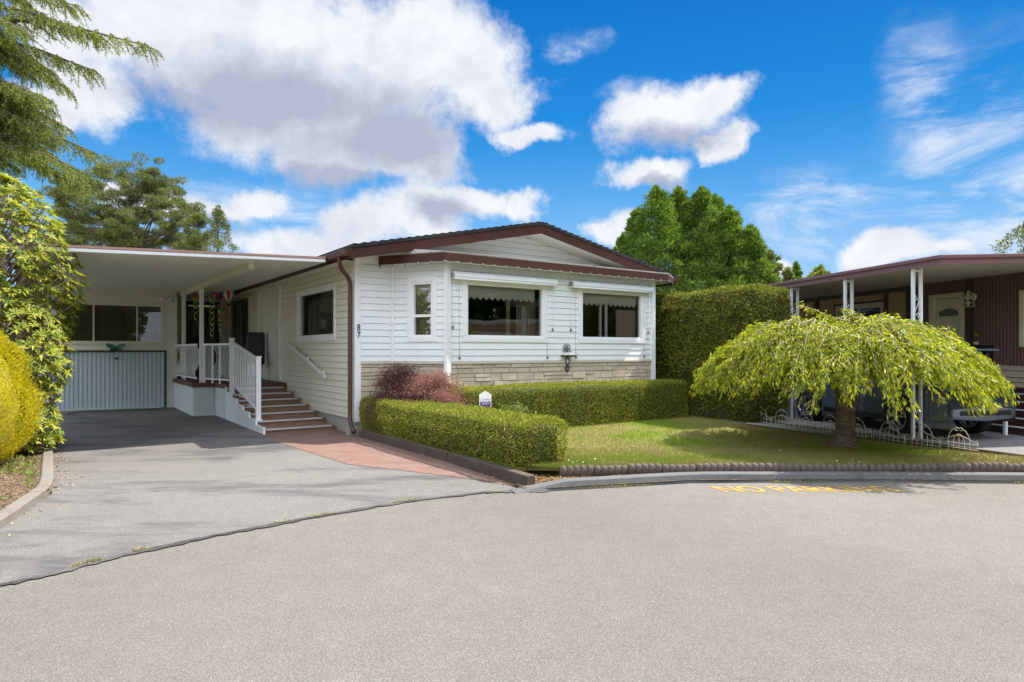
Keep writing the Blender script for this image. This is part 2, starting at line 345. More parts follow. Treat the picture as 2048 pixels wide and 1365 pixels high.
class MB:
    def __init__(s): s.v=[]; s.f=[]; s.smooth=[]
    def add(s,vs,fs,sm=False):
        k=len(s.v); s.v+= [tuple(x) for x in vs]; s.f+=[tuple(i+k for i in f) for f in fs]; s.smooth+=[sm]*len(fs); return s
    def quad(s,a,b,c,d,sm=False): return s.add([a,b,c,d],[(0,1,2,3)],sm)
    def box(s,x0,x1,y0,y1,z0,z1,M=None):
        if x0>x1:x0,x1=x1,x0
        if y0>y1:y0,y1=y1,y0
        if z0>z1:z0,z1=z1,z0
        vs=[Vector((x,y,z)) for z in (z0,z1) for x,y in ((x0,y0),(x1,y0),(x1,y1),(x0,y1))]
        if M is not None: vs=[M@v for v in vs]
        return s.add(vs,[(3,2,1,0),(4,5,6,7),(0,1,5,4),(1,2,6,5),(2,3,7,6),(3,0,4,7)])
    def bar(s,a,b,wd,ht,up=(0,0,1)):
        a=Vector(a); b=Vector(b); d=(b-a); L=d.length; d/=L; up=Vector(up)
        sd=d.cross(up)
        if sd.length<1e-4: up=Vector((0,1,0)); sd=d.cross(up)
        sd.normalize(); up=sd.cross(d).normalized()
        vs=[p+sd*wd/2*i+up*ht/2*j for p in (a,b) for i,j in ((-1,-1),(1,-1),(1,1),(-1,1))]
        return s.add(vs,[(3,2,1,0),(4,5,6,7),(0,1,5,4),(1,2,6,5),(2,3,7,6),(3,0,4,7)])
    def tube(s,pts,r,n=8,caps=True,sm=True):
        pts=[Vector(p) for p in pts]; m=len(pts); rr=r if isinstance(r,(list,tuple)) else [r]*m
        vs=[];pu=None
        for i,p in enumerate(pts):
            d=(pts[min(i+1,m-1)]-pts[max(i-1,0)]); d=d.normalized() if d.length>1e-9 else Vector((0,0,1))
            u=pu if pu is not None else (Vector((0,0,1)) if abs(d.z)<.9 else Vector((1,0,0)))
            u=(u-d*u.dot(d)); u=u.normalized() if u.length>1e-6 else d.orthogonal().normalized()
            pu=u; w_=d.cross(u)
            for k in range(n):
                a=2*PI*k/n; vs.append(p+(u*math.cos(a)+w_*math.sin(a))*rr[i])
        fs=[(i*n+k,i*n+(k+1)%n,(i+1)*n+(k+1)%n,(i+1)*n+k) for i in range(m-1) for k in range(n)]
        if caps: fs+=[tuple(range(n))[::-1],tuple((m-1)*n+k for k in range(n))]
        return s.add(vs,fs,sm)
    def lathe(s,c,prof,n=24,axis='z',sm=True):
        c=Vector(c); vs=[]
        for r,h in prof:
            for k in range(n):
                a=2*PI*k/n; x,y=r*math.cos(a),r*math.sin(a)
                vs.append(c+(Vector((x,y,h)) if axis=='z' else Vector((x,h,y)) if axis=='y' else Vector((h,x,y))))
        m=len(prof)
        return s.add(vs,[(i*n+k,i*n+(k+1)%n,(i+1)*n+(k+1)%n,(i+1)*n+k) for i in range(m-1) for k in range(n)],sm)
    def prism(s,poly,z0,z1):
        n=len(poly); vs=[(x,y,z0) for x,y in poly]+[(x,y,z1) for x,y in poly]
        return s.add(vs,[tuple(range(n))[::-1],tuple(range(n,2*n))]+[(i,(i+1)%n,n+(i+1)%n,n+i) for i in range(n)])
    def ext(s,poly,d):      # planar 3-D polygon extruded by d
        d=Vector(d); n=len(poly); vs=[Vector(p) for p in poly]+[Vector(p)+d for p in poly]
        return s.add(vs,[tuple(range(n))[::-1],tuple(range(n,2*n))]+[(i,(i+1)%n,n+(i+1)%n,n+i) for i in range(n)])
    def build(s,name,mat,parent=None,fr='W',base=None,bevel=0):
        b=BASE[parent.name] if parent is not None else Vector(base or (0,0,0))
        me=bpy.data.meshes.new(name); me.from_pydata([(x-b.x,y-b.y,z-b.z) for x,y,z in s.v],[],s.f)
        me.polygons.foreach_set('use_smooth',s.smooth); me.update()
        o=link(name,me,mat,parent,fr,base)
        if bevel:
            md=o.modifiers.new('bevel','BEVEL'); md.width=bevel; md.segments=2; md.limit_method='ANGLE'
        return o
def struct(o,kind='structure'): o['kind']=kind; return o
def npmesh(name,V,Fc,k,mat,parent=None,fr='W',base=None):
    me=bpy.data.meshes.new(name); nv=len(V); nf=len(Fc)
    me.vertices.add(nv); me.vertices.foreach_set('co',np.ascontiguousarray(V,dtype=np.float32).ravel())
    me.loops.add(nf*k); me.loops.foreach_set('vertex_index',np.ascontiguousarray(Fc,dtype=np.int32).ravel())
    me.polygons.add(nf); me.polygons.foreach_set('loop_start',np.arange(0,nf*k,k,dtype=np.int32))
    try: me.polygons.foreach_set('loop_total',np.full(nf,k,dtype=np.int32))
    except Exception: pass
    me.update(calc_edges=True)
    return link(name,me,mat,parent,fr,base)
def unit(a): return a/np.maximum(np.linalg.norm(a,axis=1,keepdims=True),1e-9)
def leaves(name,P,D,L,Wd,mat,parent,fr='W',up=None,fold=.18,bend=.0):
    """one folded rhombus (2 triangles) per leaf; P base points, D directions"""
    n=len(P); D=unit(D); r=NR.normal(size=(n,3)) if up is None else up+NR.normal(size=(n,3))*.35
    S=unit(np.cross(D,r)); U=np.cross(S,D)
    L=np.broadcast_to(np.asarray(L,dtype=float),(n,))[:,None]; Wd=np.broadcast_to(np.asarray(Wd,dtype=float),(n,))[:,None]
    b=np.array(BASE[parent.name]) if parent is not None else 0
    P=P-b
    V=np.empty((n,4,3)); V[:,0]=P; V[:,1]=P+D*L*.45+S*Wd*.5+U*Wd*fold; V[:,2]=P+D*L-U*L*bend; V[:,3]=P+D*L*.45-S*Wd*.5+U*Wd*fold
    i=np.arange(n)[:,None]*4
    Fc=np.concatenate([i+np.array([[0,1,2]]),i+np.array([[0,2,3]])],axis=1).reshape(-1,3)
    return npmesh(name,V.reshape(-1,3),Fc,3,mat,parent,fr)
def textmesh(s,size,ext=.002,bold=0):
    c=bpy.data.curves.new('t','FONT'); c.body=s; c.size=size; c.extrude=ext; c.offset=bold; c.align_x='CENTER'; c.align_y='CENTER'
    o=bpy.data.objects.new('t',c); COL.objects.link(o); bpy.context.view_layer.update()
    me=bpy.data.meshes.new_from_object(o.evaluated_get(bpy.context.evaluated_depsgraph_get())); bpy.data.objects.remove(o); bpy.data.curves.remove(c)
    return me
def rnoise(P,sc_=1.,seed=0):   # cheap smooth pseudo noise for displacing points
    r=np.random.default_rng(seed); out=np.zeros(len(P))
    for k in range(6):
        dv=r.normal(size=3); dv/=np.linalg.norm(dv); out+=np.sin(P@dv*sc_*(1.3+k*.9)+r.uniform(0,6.28))/(1.2+k*.4)
    return out/2.5
def ring(poly,z,M,name,mat): return None
# ------------------------------------------------------------ ground
def lawnz(x,y): return .07+.09*max(0,min(1,(10.2-y)/1.9))
struct(MB().quad((-400,-400,-.05),(400,-400,-.05),(400,400,-.05),(-400,400,-.05)).build('ground',grassm('rough_ground',(.06,.09,.02),(.15,.17,.035),(.30,.24,.12),(.4,.6))))
JO=[(-60,-25),(-16,-9),(-9,-2.2),(-6.2,1.5)]+[G(0,1172),G(86,1153),G(242,1112),G(430,1072),G(617.6,1037),G(805.6,1005),G(966.7,986),G(1047,984)]
KE=[G(1104,983),G(1187,978),G(1384,967),G(1532,966),G(1778,966),G(2048,968)]
KE2=[(7.4,7.75),(9.0,7.3),(11,6.3),(13,4.6),(16,1),(20,-8),(60,-25)]
road=MB(); RP=JO+KE+KE2
road.add([(x,y,0) for x,y in RP]+[(60,-60,0),(-60,-60,0)],[tuple(range(len(RP)+2))[::-1]])
ro=struct(road.build('road',ROADM))
if ro.data.polygons[0].normal.z<0: ro.data.flip_normals()
def sheet(name,pts,z,mat,kind='structure'):
    o=MB().add([(x,y,z) for x,y in pts],[tuple(range(len(pts)))]).build(name,mat)
    if o.data.polygons[0].normal.z<0: o.data.flip_normals()
    return struct(o,kind)
BR_=[G(561,887),G(628,909),G(693,930),G(805.6,943),G(929,957.7),G(1020,973)]
far=[W('A',p)[:2] for p in ((-1.3,1.0),(-1.3,10.5),(-6,10.5))]
sheet('driveway',JO[3:]+[G(1035,978)]+BR_[::-1]+[G(530,872)]+far+[(-13,14),(-12,10.4)]+[G(100,903),G(104,989),G(-10,1060)],.006,DRIVEM)
sheet('brick_path',BR_+[G(1042,974),G(891,915),G(705,868),tuple(W('A',(0,0,0))[:2]),tuple(W('A',(0,1.4,0))[:2]),tuple(W('A',(-1.45,1.4,0))[:2]),G(530,872)],.011,BRICK)
# dark worn seam between driveway and road, with ragged weeds
sm=MB(); pts=[Vector((*p,0)) for p in JO[3:]+KE[:1]]
fine_=[]
for a,b in zip(pts[:-1],pts[1:]):
    for k in range(10): fine_.append(a.lerp(b,k/10))
L_=[];R_=[]
for i,p in enumerate(fine_):
    dd=(fine_[min(i+1,len(fine_)-1)]-fine_[max(0,i-1)]).normalized(); nn=Vector((-dd.y,dd.x,0))
    L_.append(p+nn*(.02+rnd.uniform(-.008,.01))); R_.append(p-nn*(.05+rnd.uniform(-.02,.03)))
for i in range(len(L_)-1):
    sm.quad((R_[i].x,R_[i].y,.010),(R_[i+1].x,R_[i+1].y,.010),(L_[i+1].x,L_[i+1].y,.010),(L_[i].x,L_[i].y,.010))
struct(sm.build('road_seam',SEAL))
# painted words on the road
me=textmesh('NO PARKING',.40,.001,.006)
V0=np.array([v.co[:] for v in me.vertices]); wdt=V0[:,0].max()-V0[:,0].min(); hgt=V0[:,1].max()-V0[:,1].min()
X0,X1=2.42,4.45
for v in me.vertices:
    s_=(v.co.x-V0[:,0].min())/wdt; t_=(v.co.y-V0[:,1].min())/hgt
    v.co=(X0+(X1-X0)*s_-(.10)*t_, 7.38+.02*s_+.31*t_, .003+ (0.001 if v.co.z>0 else 0))
o=link('painted_lettering',me,YEL,ro)
# ---- kerb (real step) following the road edge
def strip_profile(pts,prof,name,mat,z=0,kind='structure',parent=None):
    """sweep profile [(offset to the left of travel, z)] along pts"""
    b=MB(); P=[Vector((p[0],p[1],0)) for p in pts]; n=len(prof); rows=[]
    for i,p in enumerate(P):
        dd=(P[min(i+1,len(P)-1)]-P[max(0,i-1)]).normalized(); nn=Vector((-dd.y,dd.x,0))
        rows.append([(p.x+nn.x*o_,p.y+nn.y*o_,h_) for o_,h_ in prof])
    vs=[v for r in rows for v in r]
    b.add(vs,[(i*n+k,(i+1)*n+k,(i+1)*n+k+1,i*n+k+1) for i in range(len(P)-1) for k in range(n-1)])
    b.add(rows[0],[tuple(range(n))]); b.add(rows[-1],[tuple(range(n))[::-1]])
    o=b.build(name,mat,parent)
    if kind and not parent: struct(o,kind)
    return o
def spline(pts,k=8):
    out=[]; P=[Vector((p[0],p[1],p[2] if len(p)>2 else 0)) for p in pts]; P=[P[0]*2-P[1]]+P+[P[-1]*2-P[-2]]
    for i in range(1,len(P)-2):
        for j in range(k):
            t=j/k; a,b,c,d=P[i-1:i+3]
            out.append(.5*((2*b)+(c-a)*t+(2*a-5*b+4*c-d)*t*t+(3*b-a-3*c+d)*t**3))
    out.append(P[-2]); return out
KS=spline([(G(1075,987)[0]-.25,G(1075,987)[1]-.05)]+KE+KE2,8)
kb=MB(); prof=[(-.02,-.02),(0,.0),(.03,.095),(.05,.105),(.17,.105),(.19,.09),(.2,-.02)]
rows=[]
for i,p in enumerate(KS):
    dd=(KS[min(i+1,len(KS)-1)]-KS[max(0,i-1)]).normalized(); nn=Vector((-dd.y,dd.x,0))
    k=min(1,i/12)                              # ramps down to nothing at the driveway
    rows.append([(p.x+nn.x*o_,p.y+nn.y*o_,(h_*(.15+.85*k)) if h_>0 else h_) for o_,h_ in prof])
n=len(prof); kb.add([v for r in rows for v in r],[(i*n+j,(i+1)*n+j,(i+1)*n+j+1,i*n+j+1) for i in range(len(rows)-1) for j in range(n-1)])
struct(kb.build('kerb',KERB))
# soil strip and lawn
LB=[(.16,8.12),(.55,8.0),(1.2,8.12),(2.2,8.20),(3.1,8.2),(4.6,8.22),(6.3,8.24),(7.45,8.15)]
sheet('soil_strip',[G(1035,978),(-.02,8.2),(.2,8.5),(1.5,8.5),(7.3,8.5),(7.5,8.1),(7.35,7.78)]+KE[::-1]+[G(1047,984)],.04,MULCH)
LS=spline(LB,6); m_=len(LS)-1
BL=Vector((-2.8,12.2,0)); BRr=Vector((4.2,16.4,0))
lw=MB(); ny=26
for j in range(ny+1):
    for i in range(m_+1):
        s_=i/m_; a=LS[i]; b=BL.lerp(BRr,s_); t=j/ny
        # right side follows the boundary line of the neighbour's slab
        if s_>.98: b=Vector((4.2,16.4,0))
        p=a.lerp(b,t); lw.v.append((p.x,p.y,lawnz(p.x,p.y)+.006*math.sin(p.x*3)+.005*math.sin(p.y*4.3+p.x)))
lw.f=[(j*(m_+1)+i,j*(m_+1)+i+1,(j+1)*(m_+1)+i+1,(j+1)*(m_+1)+i) for j in range(ny) for i in range(m_)]; lw.smooth=[True]*len(lw.f)
lwo=struct(lw.build('lawn',GRASS))
# grass blades on the lawn (one stuff object)
def inlawn(n,y0=8.1,y1=14.5):
    s_=NR.random(n); t=NR.random(n)**1.5
    A_=np.array([[p.x,p.y] for p in LS]); idx=s_*m_; i0=np.clip(idx.astype(int),0,m_-1); fr_=idx-i0
    a=A_[i0]*(1-fr_)[:,None]+A_[i0+1]*fr_[:,None]; b=np.array(BL[:2])*(1-s_)[:,None]+np.array(BRr[:2])*s_[:,None]
    p=a*(1-t)[:,None]+b*t[:,None]; z=.07+.09*np.clip((10.2-p[:,1])/1.9,0,1)
    return np.column_stack([p,z])
Pg=inlawn(130000); Dg=np.column_stack([NR.normal(0,.45,len(Pg)),NR.normal(0,.45,len(Pg)),np.ones(len(Pg))])
g0=bpy.data.objects.new('x',None); BASE['x']=Vector((0,0,0))
go=leaves('lawn_grass',Pg,Dg,NR.uniform(.018,.052,len(Pg)),NR.uniform(.003,.008,len(Pg)),GRASS,None)
tag(go,'short mown grass with dry straw coloured patches','grass',kind='stuff')
# daisies
Pd=inlawn(500); k_=(rnoise(Pd,2.,5)>.25)&(Pd[:,1]<9.9); Pd=Pd[k_]; 
Dd=NR.normal(size=(len(Pd),3))*.5; Dd[:,2]=.15
do=leaves('daisies',Pd+[0,0,.035],Dd,.022,.02,paint('daisy_petal',(.8,.8,.75),.6,.02,5),None); tag(do,'tiny white daisies scattered in the lawn near the kerb','daisies',kind='stuff')
# weeds and litter in the seams and strip
def scatter_line(pts,n,wd,z=0.01):
    P=spline(pts,4); out=[]
    for _ in range(n):
        i=rnd.randrange(len(P)-1); p=P[i].lerp(P[i+1],rnd.random()); out.append((p.x+rnd.gauss(0,wd),p.y+rnd.gauss(0,wd),z))
    return np.array(out)
PW=scatter_line(JO[4:],2600,.018); PW=PW[rnoise(PW,4.3,8)>.3]
PW2=scatter_line([(p[0],p[1]-.02) for p in KE],2600,.02); PW2=PW2[rnoise(PW2,5,3)>.2]
PW=np.vstack([PW,PW2])
Dw=np.column_stack([NR.normal(0,.8,len(PW)),NR.normal(0,.8,len(PW)),np.ones(len(PW))*.8])
tag(leaves('seam_weeds',PW,Dw,NR.uniform(.012,.045,len(PW)),.006,foliage('straw_weed',(.16,.17,.04),(.33,.29,.10),(.5,.42,.2),.2,.7),None),'straw coloured weeds growing along road seam and kerb foot','weeds',kind='stuff')
PLt=np.vstack([scatter_line([G(1040,955,.04),G(1110,962,.04),G(1170,950,.04)],900,.09,.055),scatter_line([(1.2,8.02),(3,8.1),(6.8,8.12)],900,.04,.055),
   scatter_line([G(108,905),G(118,940),G(112,985)],160,.1,.02),scatter_line([G(60,1010),G(140,960),G(30,1090)],30,.15,.02),scatter_line([G(1020,976),G(900,925),G(760,885)],160,.06,.025)])
Dl=NR.normal(size=(len(PLt),3)); Dl[:,2]*=.25
tag(leaves('leaf_litter',PLt,Dl,NR.uniform(.015,.05,len(PLt)),NR.uniform(.008,.025,len(PLt)),LIT,None),'brown dry leaves and twigs lying on the soil strip','leaf litter',kind='stuff')
# left planting bed
BED=[G(-10,1060),G(102,989),G(105,903),(-7.9,11.6),(-14,12),(-16,4),(-8,3.0)]
sheet('planting_bed',BED,.07,MULCH)
kl=spline([G(-60,1085),G(0,1060),G(60,1018),G(103,982),G(106,940),G(106,905),G(110,885)],5)
lk=strip_profile([tuple(p) for p in kl],[(-.0,-.02),(0,.08),(.02,.10),(.11,.10),(.13,.08),(.13,-.02)],'driveway_kerb',LKERB)
Pb=[];
for _ in range(16000):
    x=rnd.uniform(-9.5,-4.7); y=rnd.uniform(5,10.8)
    xk=np.interp(y,[6.0,7.3,7.65,10.4],[-4.85,-5.25,-5.5,-7.45])
    if x<xk-.1: Pb.append((x,y,.075))
Pb=np.array(Pb); Pb=Pb[rnoise(Pb,2.4,21)>-.05]
Db=np.column_stack([NR.normal(0,.7,len(Pb)),NR.normal(0,.7,len(Pb)),np.ones(len(Pb))*.7])
tag(leaves('bed_ground_cover',Pb,Db,NR.uniform(.03,.075,len(Pb)),NR.uniform(.008,.028,len(Pb)),LF_GR,None),'low green ground cover and grass in the bed left of the driveway','ground cover',kind='stuff')
# neighbour's slab and gravel (frame B)
SZ=.1
struct(MB().prism([G(1483,846,.1),G(1975,909,.06),G(2048,921,.1),(9.5,8.3),(16,8.6),(20,26),(2,24),(4.2,16.3)],-.04,SZ).build('neighbour_slab',SLABM))
sheet('gravel_strip',[G(1490,848,SZ),G(1640,869,SZ),G(1820,884,SZ),G(1850,868,SZ),G(1640,845,SZ),G(1560,832,SZ)],SZ+.005,GRAVEL)
# ------------------------------------------------------------ siding
def siding(b,u0,u1,z0,z1,pos,openings=(),lap=.125,dep=.016,top=None):
    """horizontal laps; pos(u,z,out)->point. openings [(ua,ub,za,zb)]. top(u)->z cuts a gable."""
    us=sorted({u0,u1,*[x for o_ in openings for x in o_[:2] if u0<x<u1]})
    n0=math.floor(z0/lap)
    zs=set([z0,z1]); k=n0
    while k*lap<z1:
        if k*lap>z0: zs.add(round(k*lap,6))
        k+=1
    for o_ in openings:
        for zz in o_[2:]:
            if z0<zz<z1: zs.add(zz)
    zs=sorted(zs)
    for a,c in zip(zs[:-1],zs[1:]):
        ph=math.floor((a+c)/2/lap); oa=dep*(1-(a-ph*lap)/lap); oc=dep*(1-(c-ph*lap)/lap)
        for ua,ub in zip(us[:-1],us[1:]):
            um,zm=(ua+ub)/2,(a+c)/2
            if any(o_[0]<um<o_[1] and o_[2]<zm<o_[3] for o_ in openings): continue
            if top:
                segs=24; 
                for q in range(segs):
                    x0=ua+(ub-ua)*q/segs; x1=ua+(ub-ua)*(q+1)/segs; t0,t1=top(x0),top(x1)
                    if max(t0,t1)<=a: continue
                    b.quad(pos(x0,a,oa),pos(x1,a,oa),pos(x1,max(a,min(c,t1)),oc),pos(x0,max(a,min(c,t0)),oc))
            else:
                a2=a
                if oa>dep*.99 and a>z0+1e-6 and c-a>.03:      # open shadow gap under each lap
                    a2=a+.005; b.quad(pos(ua,a,-.02),pos(ub,a,-.02),pos(ub,a2,-.02),pos(ua,a2,-.02)); b.quad(pos(ua,a2,-.02),pos(ub,a2,-.02),pos(ub,a2,oa),pos(ua,a2,oa))
                b.quad(pos(ua,a2,oa),pos(ub,a2,oa),pos(ub,c,oc),pos(ua,c,oc))
            if oa>dep*.99 and a>z0+1e-6 and not top:
                b.quad(pos(ua,a,-.02),pos(ub,a,-.02),pos(ub,a,.0),pos(ua,a,.0))
def line_pos(p,q):
    """wall from p to q (xy); outward normal to the right of travel"""
    p=Vector(p);q=Vector(q); d=(q-p); L=d.length; d/=L; n=Vector((d.y,-d.x))
    return (lambda u,z,o_: (p.x+d.x*u+n.x*o_,p.y+d.y*u+n.y*o_,z)),L
def wbox(b,p,q,u0,u1,o0,o1,z0,z1):   # box in wall coordinates
    f,L=line_pos(p,q); P8=[f(u,z,o_) for z in (z0,z1) for u,o_ in ((u0,o1),(u1,o1),(u1,o0),(u0,o0))]
    b.add(P8,[(3,2,1,0),(4,5,6,7),(0,1,5,4),(1,2,6,5),(2,3,7,6),(3,0,4,7)])
def window(parent,p,q,u0,u1,z0,z1,mull=(),rails=(),trim=.09,fr=.045,mat=WTRIM,gl=GLASS,depth=.05,name='window',sashmat=None,label=None):
    """frame + pane set in an opening of the wall p->q"""
    b=MB()
    for a in ((u0-trim,u0,z0-trim,z1+trim),(u1,u1+trim,z0-trim,z1+trim),(u0,u1,z1,z1+trim),(u0,u1,z0-trim,z0)):
        if trim>0: wbox(b,p,q,a[0],a[1],-.02,.028,a[2],a[3])
    for a in ((u0,u0+fr,z0,z1),(u1-fr,u1,z0,z1),(u0+fr,u1-fr,z1-fr,z1),(u0+fr,u1-fr,z0,z0+fr)):
        wbox(b,p,q,a[0],a[1],-depth-.03,.012,a[2],a[3])
    w_=b.build(name,mat,parent,bevel=.004)
    if label: w_['label']=label
    for mu in mull: s=MB(); wbox(s,p,q,mu-.02,mu+.02,-depth-.02,-.012,z0+fr,z1-fr); s.build('sash_bar',sashmat or mat,w_)
    for ra in rails: s=MB(); wbox(s,p,q,u0+fr,u1-fr,-depth-.02,-.008,ra-.025,ra+.025); s.build('sash_bar',sashmat or mat,w_)
    g=MB(); f,L=line_pos(p,q)
    g.quad(f(u0+fr,z0+fr,-depth),f(u1-fr,z0+fr,-depth),f(u1-fr,z1-fr,-depth),f(u0+fr,z1-fr,-depth)); g.build('pane',gl,w_)
    return w_
def curtain(parent,p,q,u0,u1,z0,z1,off,mat,amp=.02,wl=.09,name='curtain'):
    f,L=line_pos(p,q); b=MB(); n=max(8,int((u1-u0)/wl*8)); vs=[]
    for i in range(n+1):
        u=u0+(u1-u0)*i/n; o_=-off+amp*math.sin(2*PI*u/wl+1.3*math.sin(u*5)); vs+= [f(u,z0,o_),f(u,z1,o_)]
    b.add(vs,[(2*i,2*i+2,2*i+3,2*i+1) for i in range(n)],True); return b.build(name,mat,parent)
def valance(parent,p,q,u0,u1,z0,z1,off,nsc):
    f,L=line_pos(p,q); b=MB(); vs=[]; n=nsc*8
    for i in range(n+1):
        u=u0+(u1-u0)*i/n; ph=(i%8)/8; zz=z0-.055*math.sin(PI*ph); vs+=[f(u,zz,-off),f(u,z1,-off)]
    b.add(vs,[(2*i,2*i+2,2*i+3,2*i+1) for i in range(n)]); return b.build('valance',FABRIC,parent)
# ------------------------------------------------------------ the white house (frame A)
hs=thing('mobile_home','white sided mobile home with brown fascia, dark gabled roof and a bay front','house',(0,0,0),'A')
HW=7.74; YB=16.0; ZE=3.45
bayL=((.746,0),(1.375,-1.048)); bayF=((1.375,-1.048),(6.947,-1.048)); bayR=((6.947,-1.048),(7.576,0))
side=((0,YB),(0,0)); front=((0,0),(HW,0))
def S(y): return YB-y      # side wall coordinate from y
sb=MB(); f,L=line_pos(*side)
sd_open=[(S(3.50),S(1.13),1.90,2.90),(S(10.44),S(8.35),1.35,3.12)]
# side wall: in front of the recess plain, recess with cream porch wall
siding(sb,0,L,.30,ZE,f,sd_open+[(S(10.44),S(8.35),.8,1.36)]); 
sb.build('side_wall',CREAM,hs)
fb=MB(); f,_=line_pos(*front)
siding(fb,0,.746,.30,ZE,f,[(0,.746,.30,1.355)]); siding(fb,7.576,HW,.3,ZE,f,[])
ridge=HW/2; TZ=4.30; slope=(TZ-3.42)/(HW/2+.37)
gz=lambda x: 4.18-abs(x-ridge)*slope
siding(fb,.0,HW,ZE-.1,4.3,f,[],top=gz); fb.build('front_wall',WHITE,hs)
r_=MB()
for (pp,qq) in (((HW,0),(HW,YB)),((HW,YB),(0,YB))):
    f,L=line_pos(pp,qq); siding(r_,0,L,.0,ZE,f,[])
r_.build('rear_walls',WHITE,hs)
# corner trims
ct=MB(); ct.box(-.022,.10,-.022,-.002,.25,ZE); ct.box(-.022,-.002,-.002,.09,.25,ZE)
ct.box(.715,.765,-.05,.0,.9,3.3); ct.build('corner_trim',WTRIM,hs)
ct=MB(); ct.box(HW-.09,HW+.022,-.022,-.002,.2,ZE); ct.box(7.56,7.63,-.05,-.022,.2,ZE-.1); ct.build('corner_trim',WTRIM,hs)
# foundation
fd=MB(); fd.box(.02,.12,.02,YB,-.05,.31); fd.box(.12,HW,.03,.13,-.05,.31); fd.box(-.14,.02,-.1,.14,-.05,.16); fd.build('foundation',CONC,hs)
# bay
bb=MB(); fL,LL=line_pos(*bayL); fF,LF=line_pos(*bayF); fRr,LR=line_pos(*bayR)
ub0,ub1=.46,.93
U=lambda x:x-1.375
WZ0,WZ1=1.86,2.915
w1=(U(1.80),U(3.68)); w2=(U(4.71),U(6.59))
siding(bb,0,LL,1.405,3.33,fL,[(ub0-.0,ub1,WZ0,WZ1)])
siding(bb,0,LF,1.405,3.33,fF,[(w1[0],w1[1],WZ0,WZ1),(w2[0],w2[1],WZ0,WZ1)])
siding(bb,0,LR,1.405,3.33,fRr,[]); bb.build('bay_wall',WHITE,hs)
# stone veneer skirting: individual stones
def stones(pp,qq,z0,z1,parent,seed):
    r=random.Random(seed); f,L=line_pos(pp,qq); b=MB(); m2=MB()
    m2.quad(f(0,z0,0),f(L,z0,0),f(L,z1,0),f(0,z1,0))
    z=z0
    while z<z1-.02:
        hh=r.choice([.10,.13,.16]); hh=min(hh,z1-z); u=0
        if z1-z-hh<.05: hh=z1-z
        while u<L-.01:
            ww=r.uniform(.16,.52); ww=min(ww,L-u)
            if L-u-ww<.08: ww=L-u
            parts=[(z,z+hh)] if (r.random()<.6 or hh<.12) else [(z,z+hh/2),(z+hh/2,z+hh)]
            for a,c in parts:
                o_=r.uniform(.016,.03); g=.004
                P8=[f(uu,zz,oo) for oo in (.001,) for uu,zz in ((u+g,a+g),(u+ww-g,a+g),(u+ww-g,c-g),(u+g,c-g))]+[f(uu,zz,o_+r.uniform(-.004,.004)) for uu,zz in ((u+g+.006,a+g+.006),(u+ww-g-.006,a+g+.006),(u+ww-g-.006,c-g-.006),(u+g+.006,c-g-.006))]
                b.add(P8,[(4,5,6,7),(0,1,5,4),(1,2,6,5),(2,3,7,6),(3,0,4,7)])
            u+=ww
        z+=hh
    o=b.build('stone_skirting',STONE,parent); m2.build('mortar_bed',MORT,o)
stones(bayL[0],bayL[1],.05,1.345,hs,3); stones(bayF[0],bayF[1],.05,1.345,hs,4); stones(bayR[0],bayR[1],.05,1.345,hs,5); stones((.09,0),(.73,0),.05,1.345,hs,6)
cp=MB()
for pp,qq,a,c in ((bayL[0],bayL[1],.03,LL-.05),(bayF[0],bayF[1],.06,LF-.06),(bayR[0],bayR[1],.05,LR),((.09,0),(.73,0),0,.62)):
    wbox(cp,pp,qq,a,c,-.01,.045,1.345,1.385); wbox(cp,pp,qq,a,c,-.01,.03,1.385,1.405)
cp.build('stone_cap',paint('stone_cap_paint',(.58,.52,.43),.6,.06,5),hs,bevel=.004)
for (x,y) in ((1.375,-1.048),(6.947,-1.048)):
    po=MB(); po.prism([(x-.07,y-.02),(x-.045,y-.075),(x+.07,y-.055),(x+.07,y+.0),(x-.03,y+.03)] if x<3 else [(x-.07,y-.055),(x+.03,y-.065),(x+.075,y-.02),(x+.05,y+.02),(x-.07,y+.0)],.05,3.32)
    po.build('bay_corner_post',WTRIM,hs)
# bay windows
rooms=MB()
w_=window(hs,bayL[0],bayL[1],ub0,ub1,WZ0,WZ1,rails=(2.27,)); valance(w_,*bayL,ub0+.03,ub1-.03,2.72,2.9,.10,3); curtain(w_,*bayL,ub0,ub1,WZ0,2.75,.16,CURT,.015,.06)
w_=window(hs,*bayF,*w1,WZ0,WZ1); valance(w_,*bayF,w1[0]+.04,w1[1]-.16,2.66,2.9,.10,12); curtain(w_,*bayF,w1[0]+1.02,w1[0]+1.12,WZ0,2.7,.13,CURT,.01,.05); curtain(w_,*bayF,w1[1]-.5,w1[1],WZ0,2.7,.3,CURT,.03)
w_=window(hs,*bayF,*w2,WZ0,WZ1); valance(w_,*bayF,w2[0]+.04,w2[1]-.1,2.66,2.9,.10,12); curtain(w_,*bayF,w2[1]-.62,w2[1]-.02,WZ0,2.55,.2,CURTR,.03,.1)
sv=MB()
for uu in (w2[0]+.70,w2[0]+.88): wbox(sv,*bayF,uu-.03,uu+.03,-.17,-.14,WZ0,2.66)
sv.build('interior_blind_rail',WTRIM,w_)
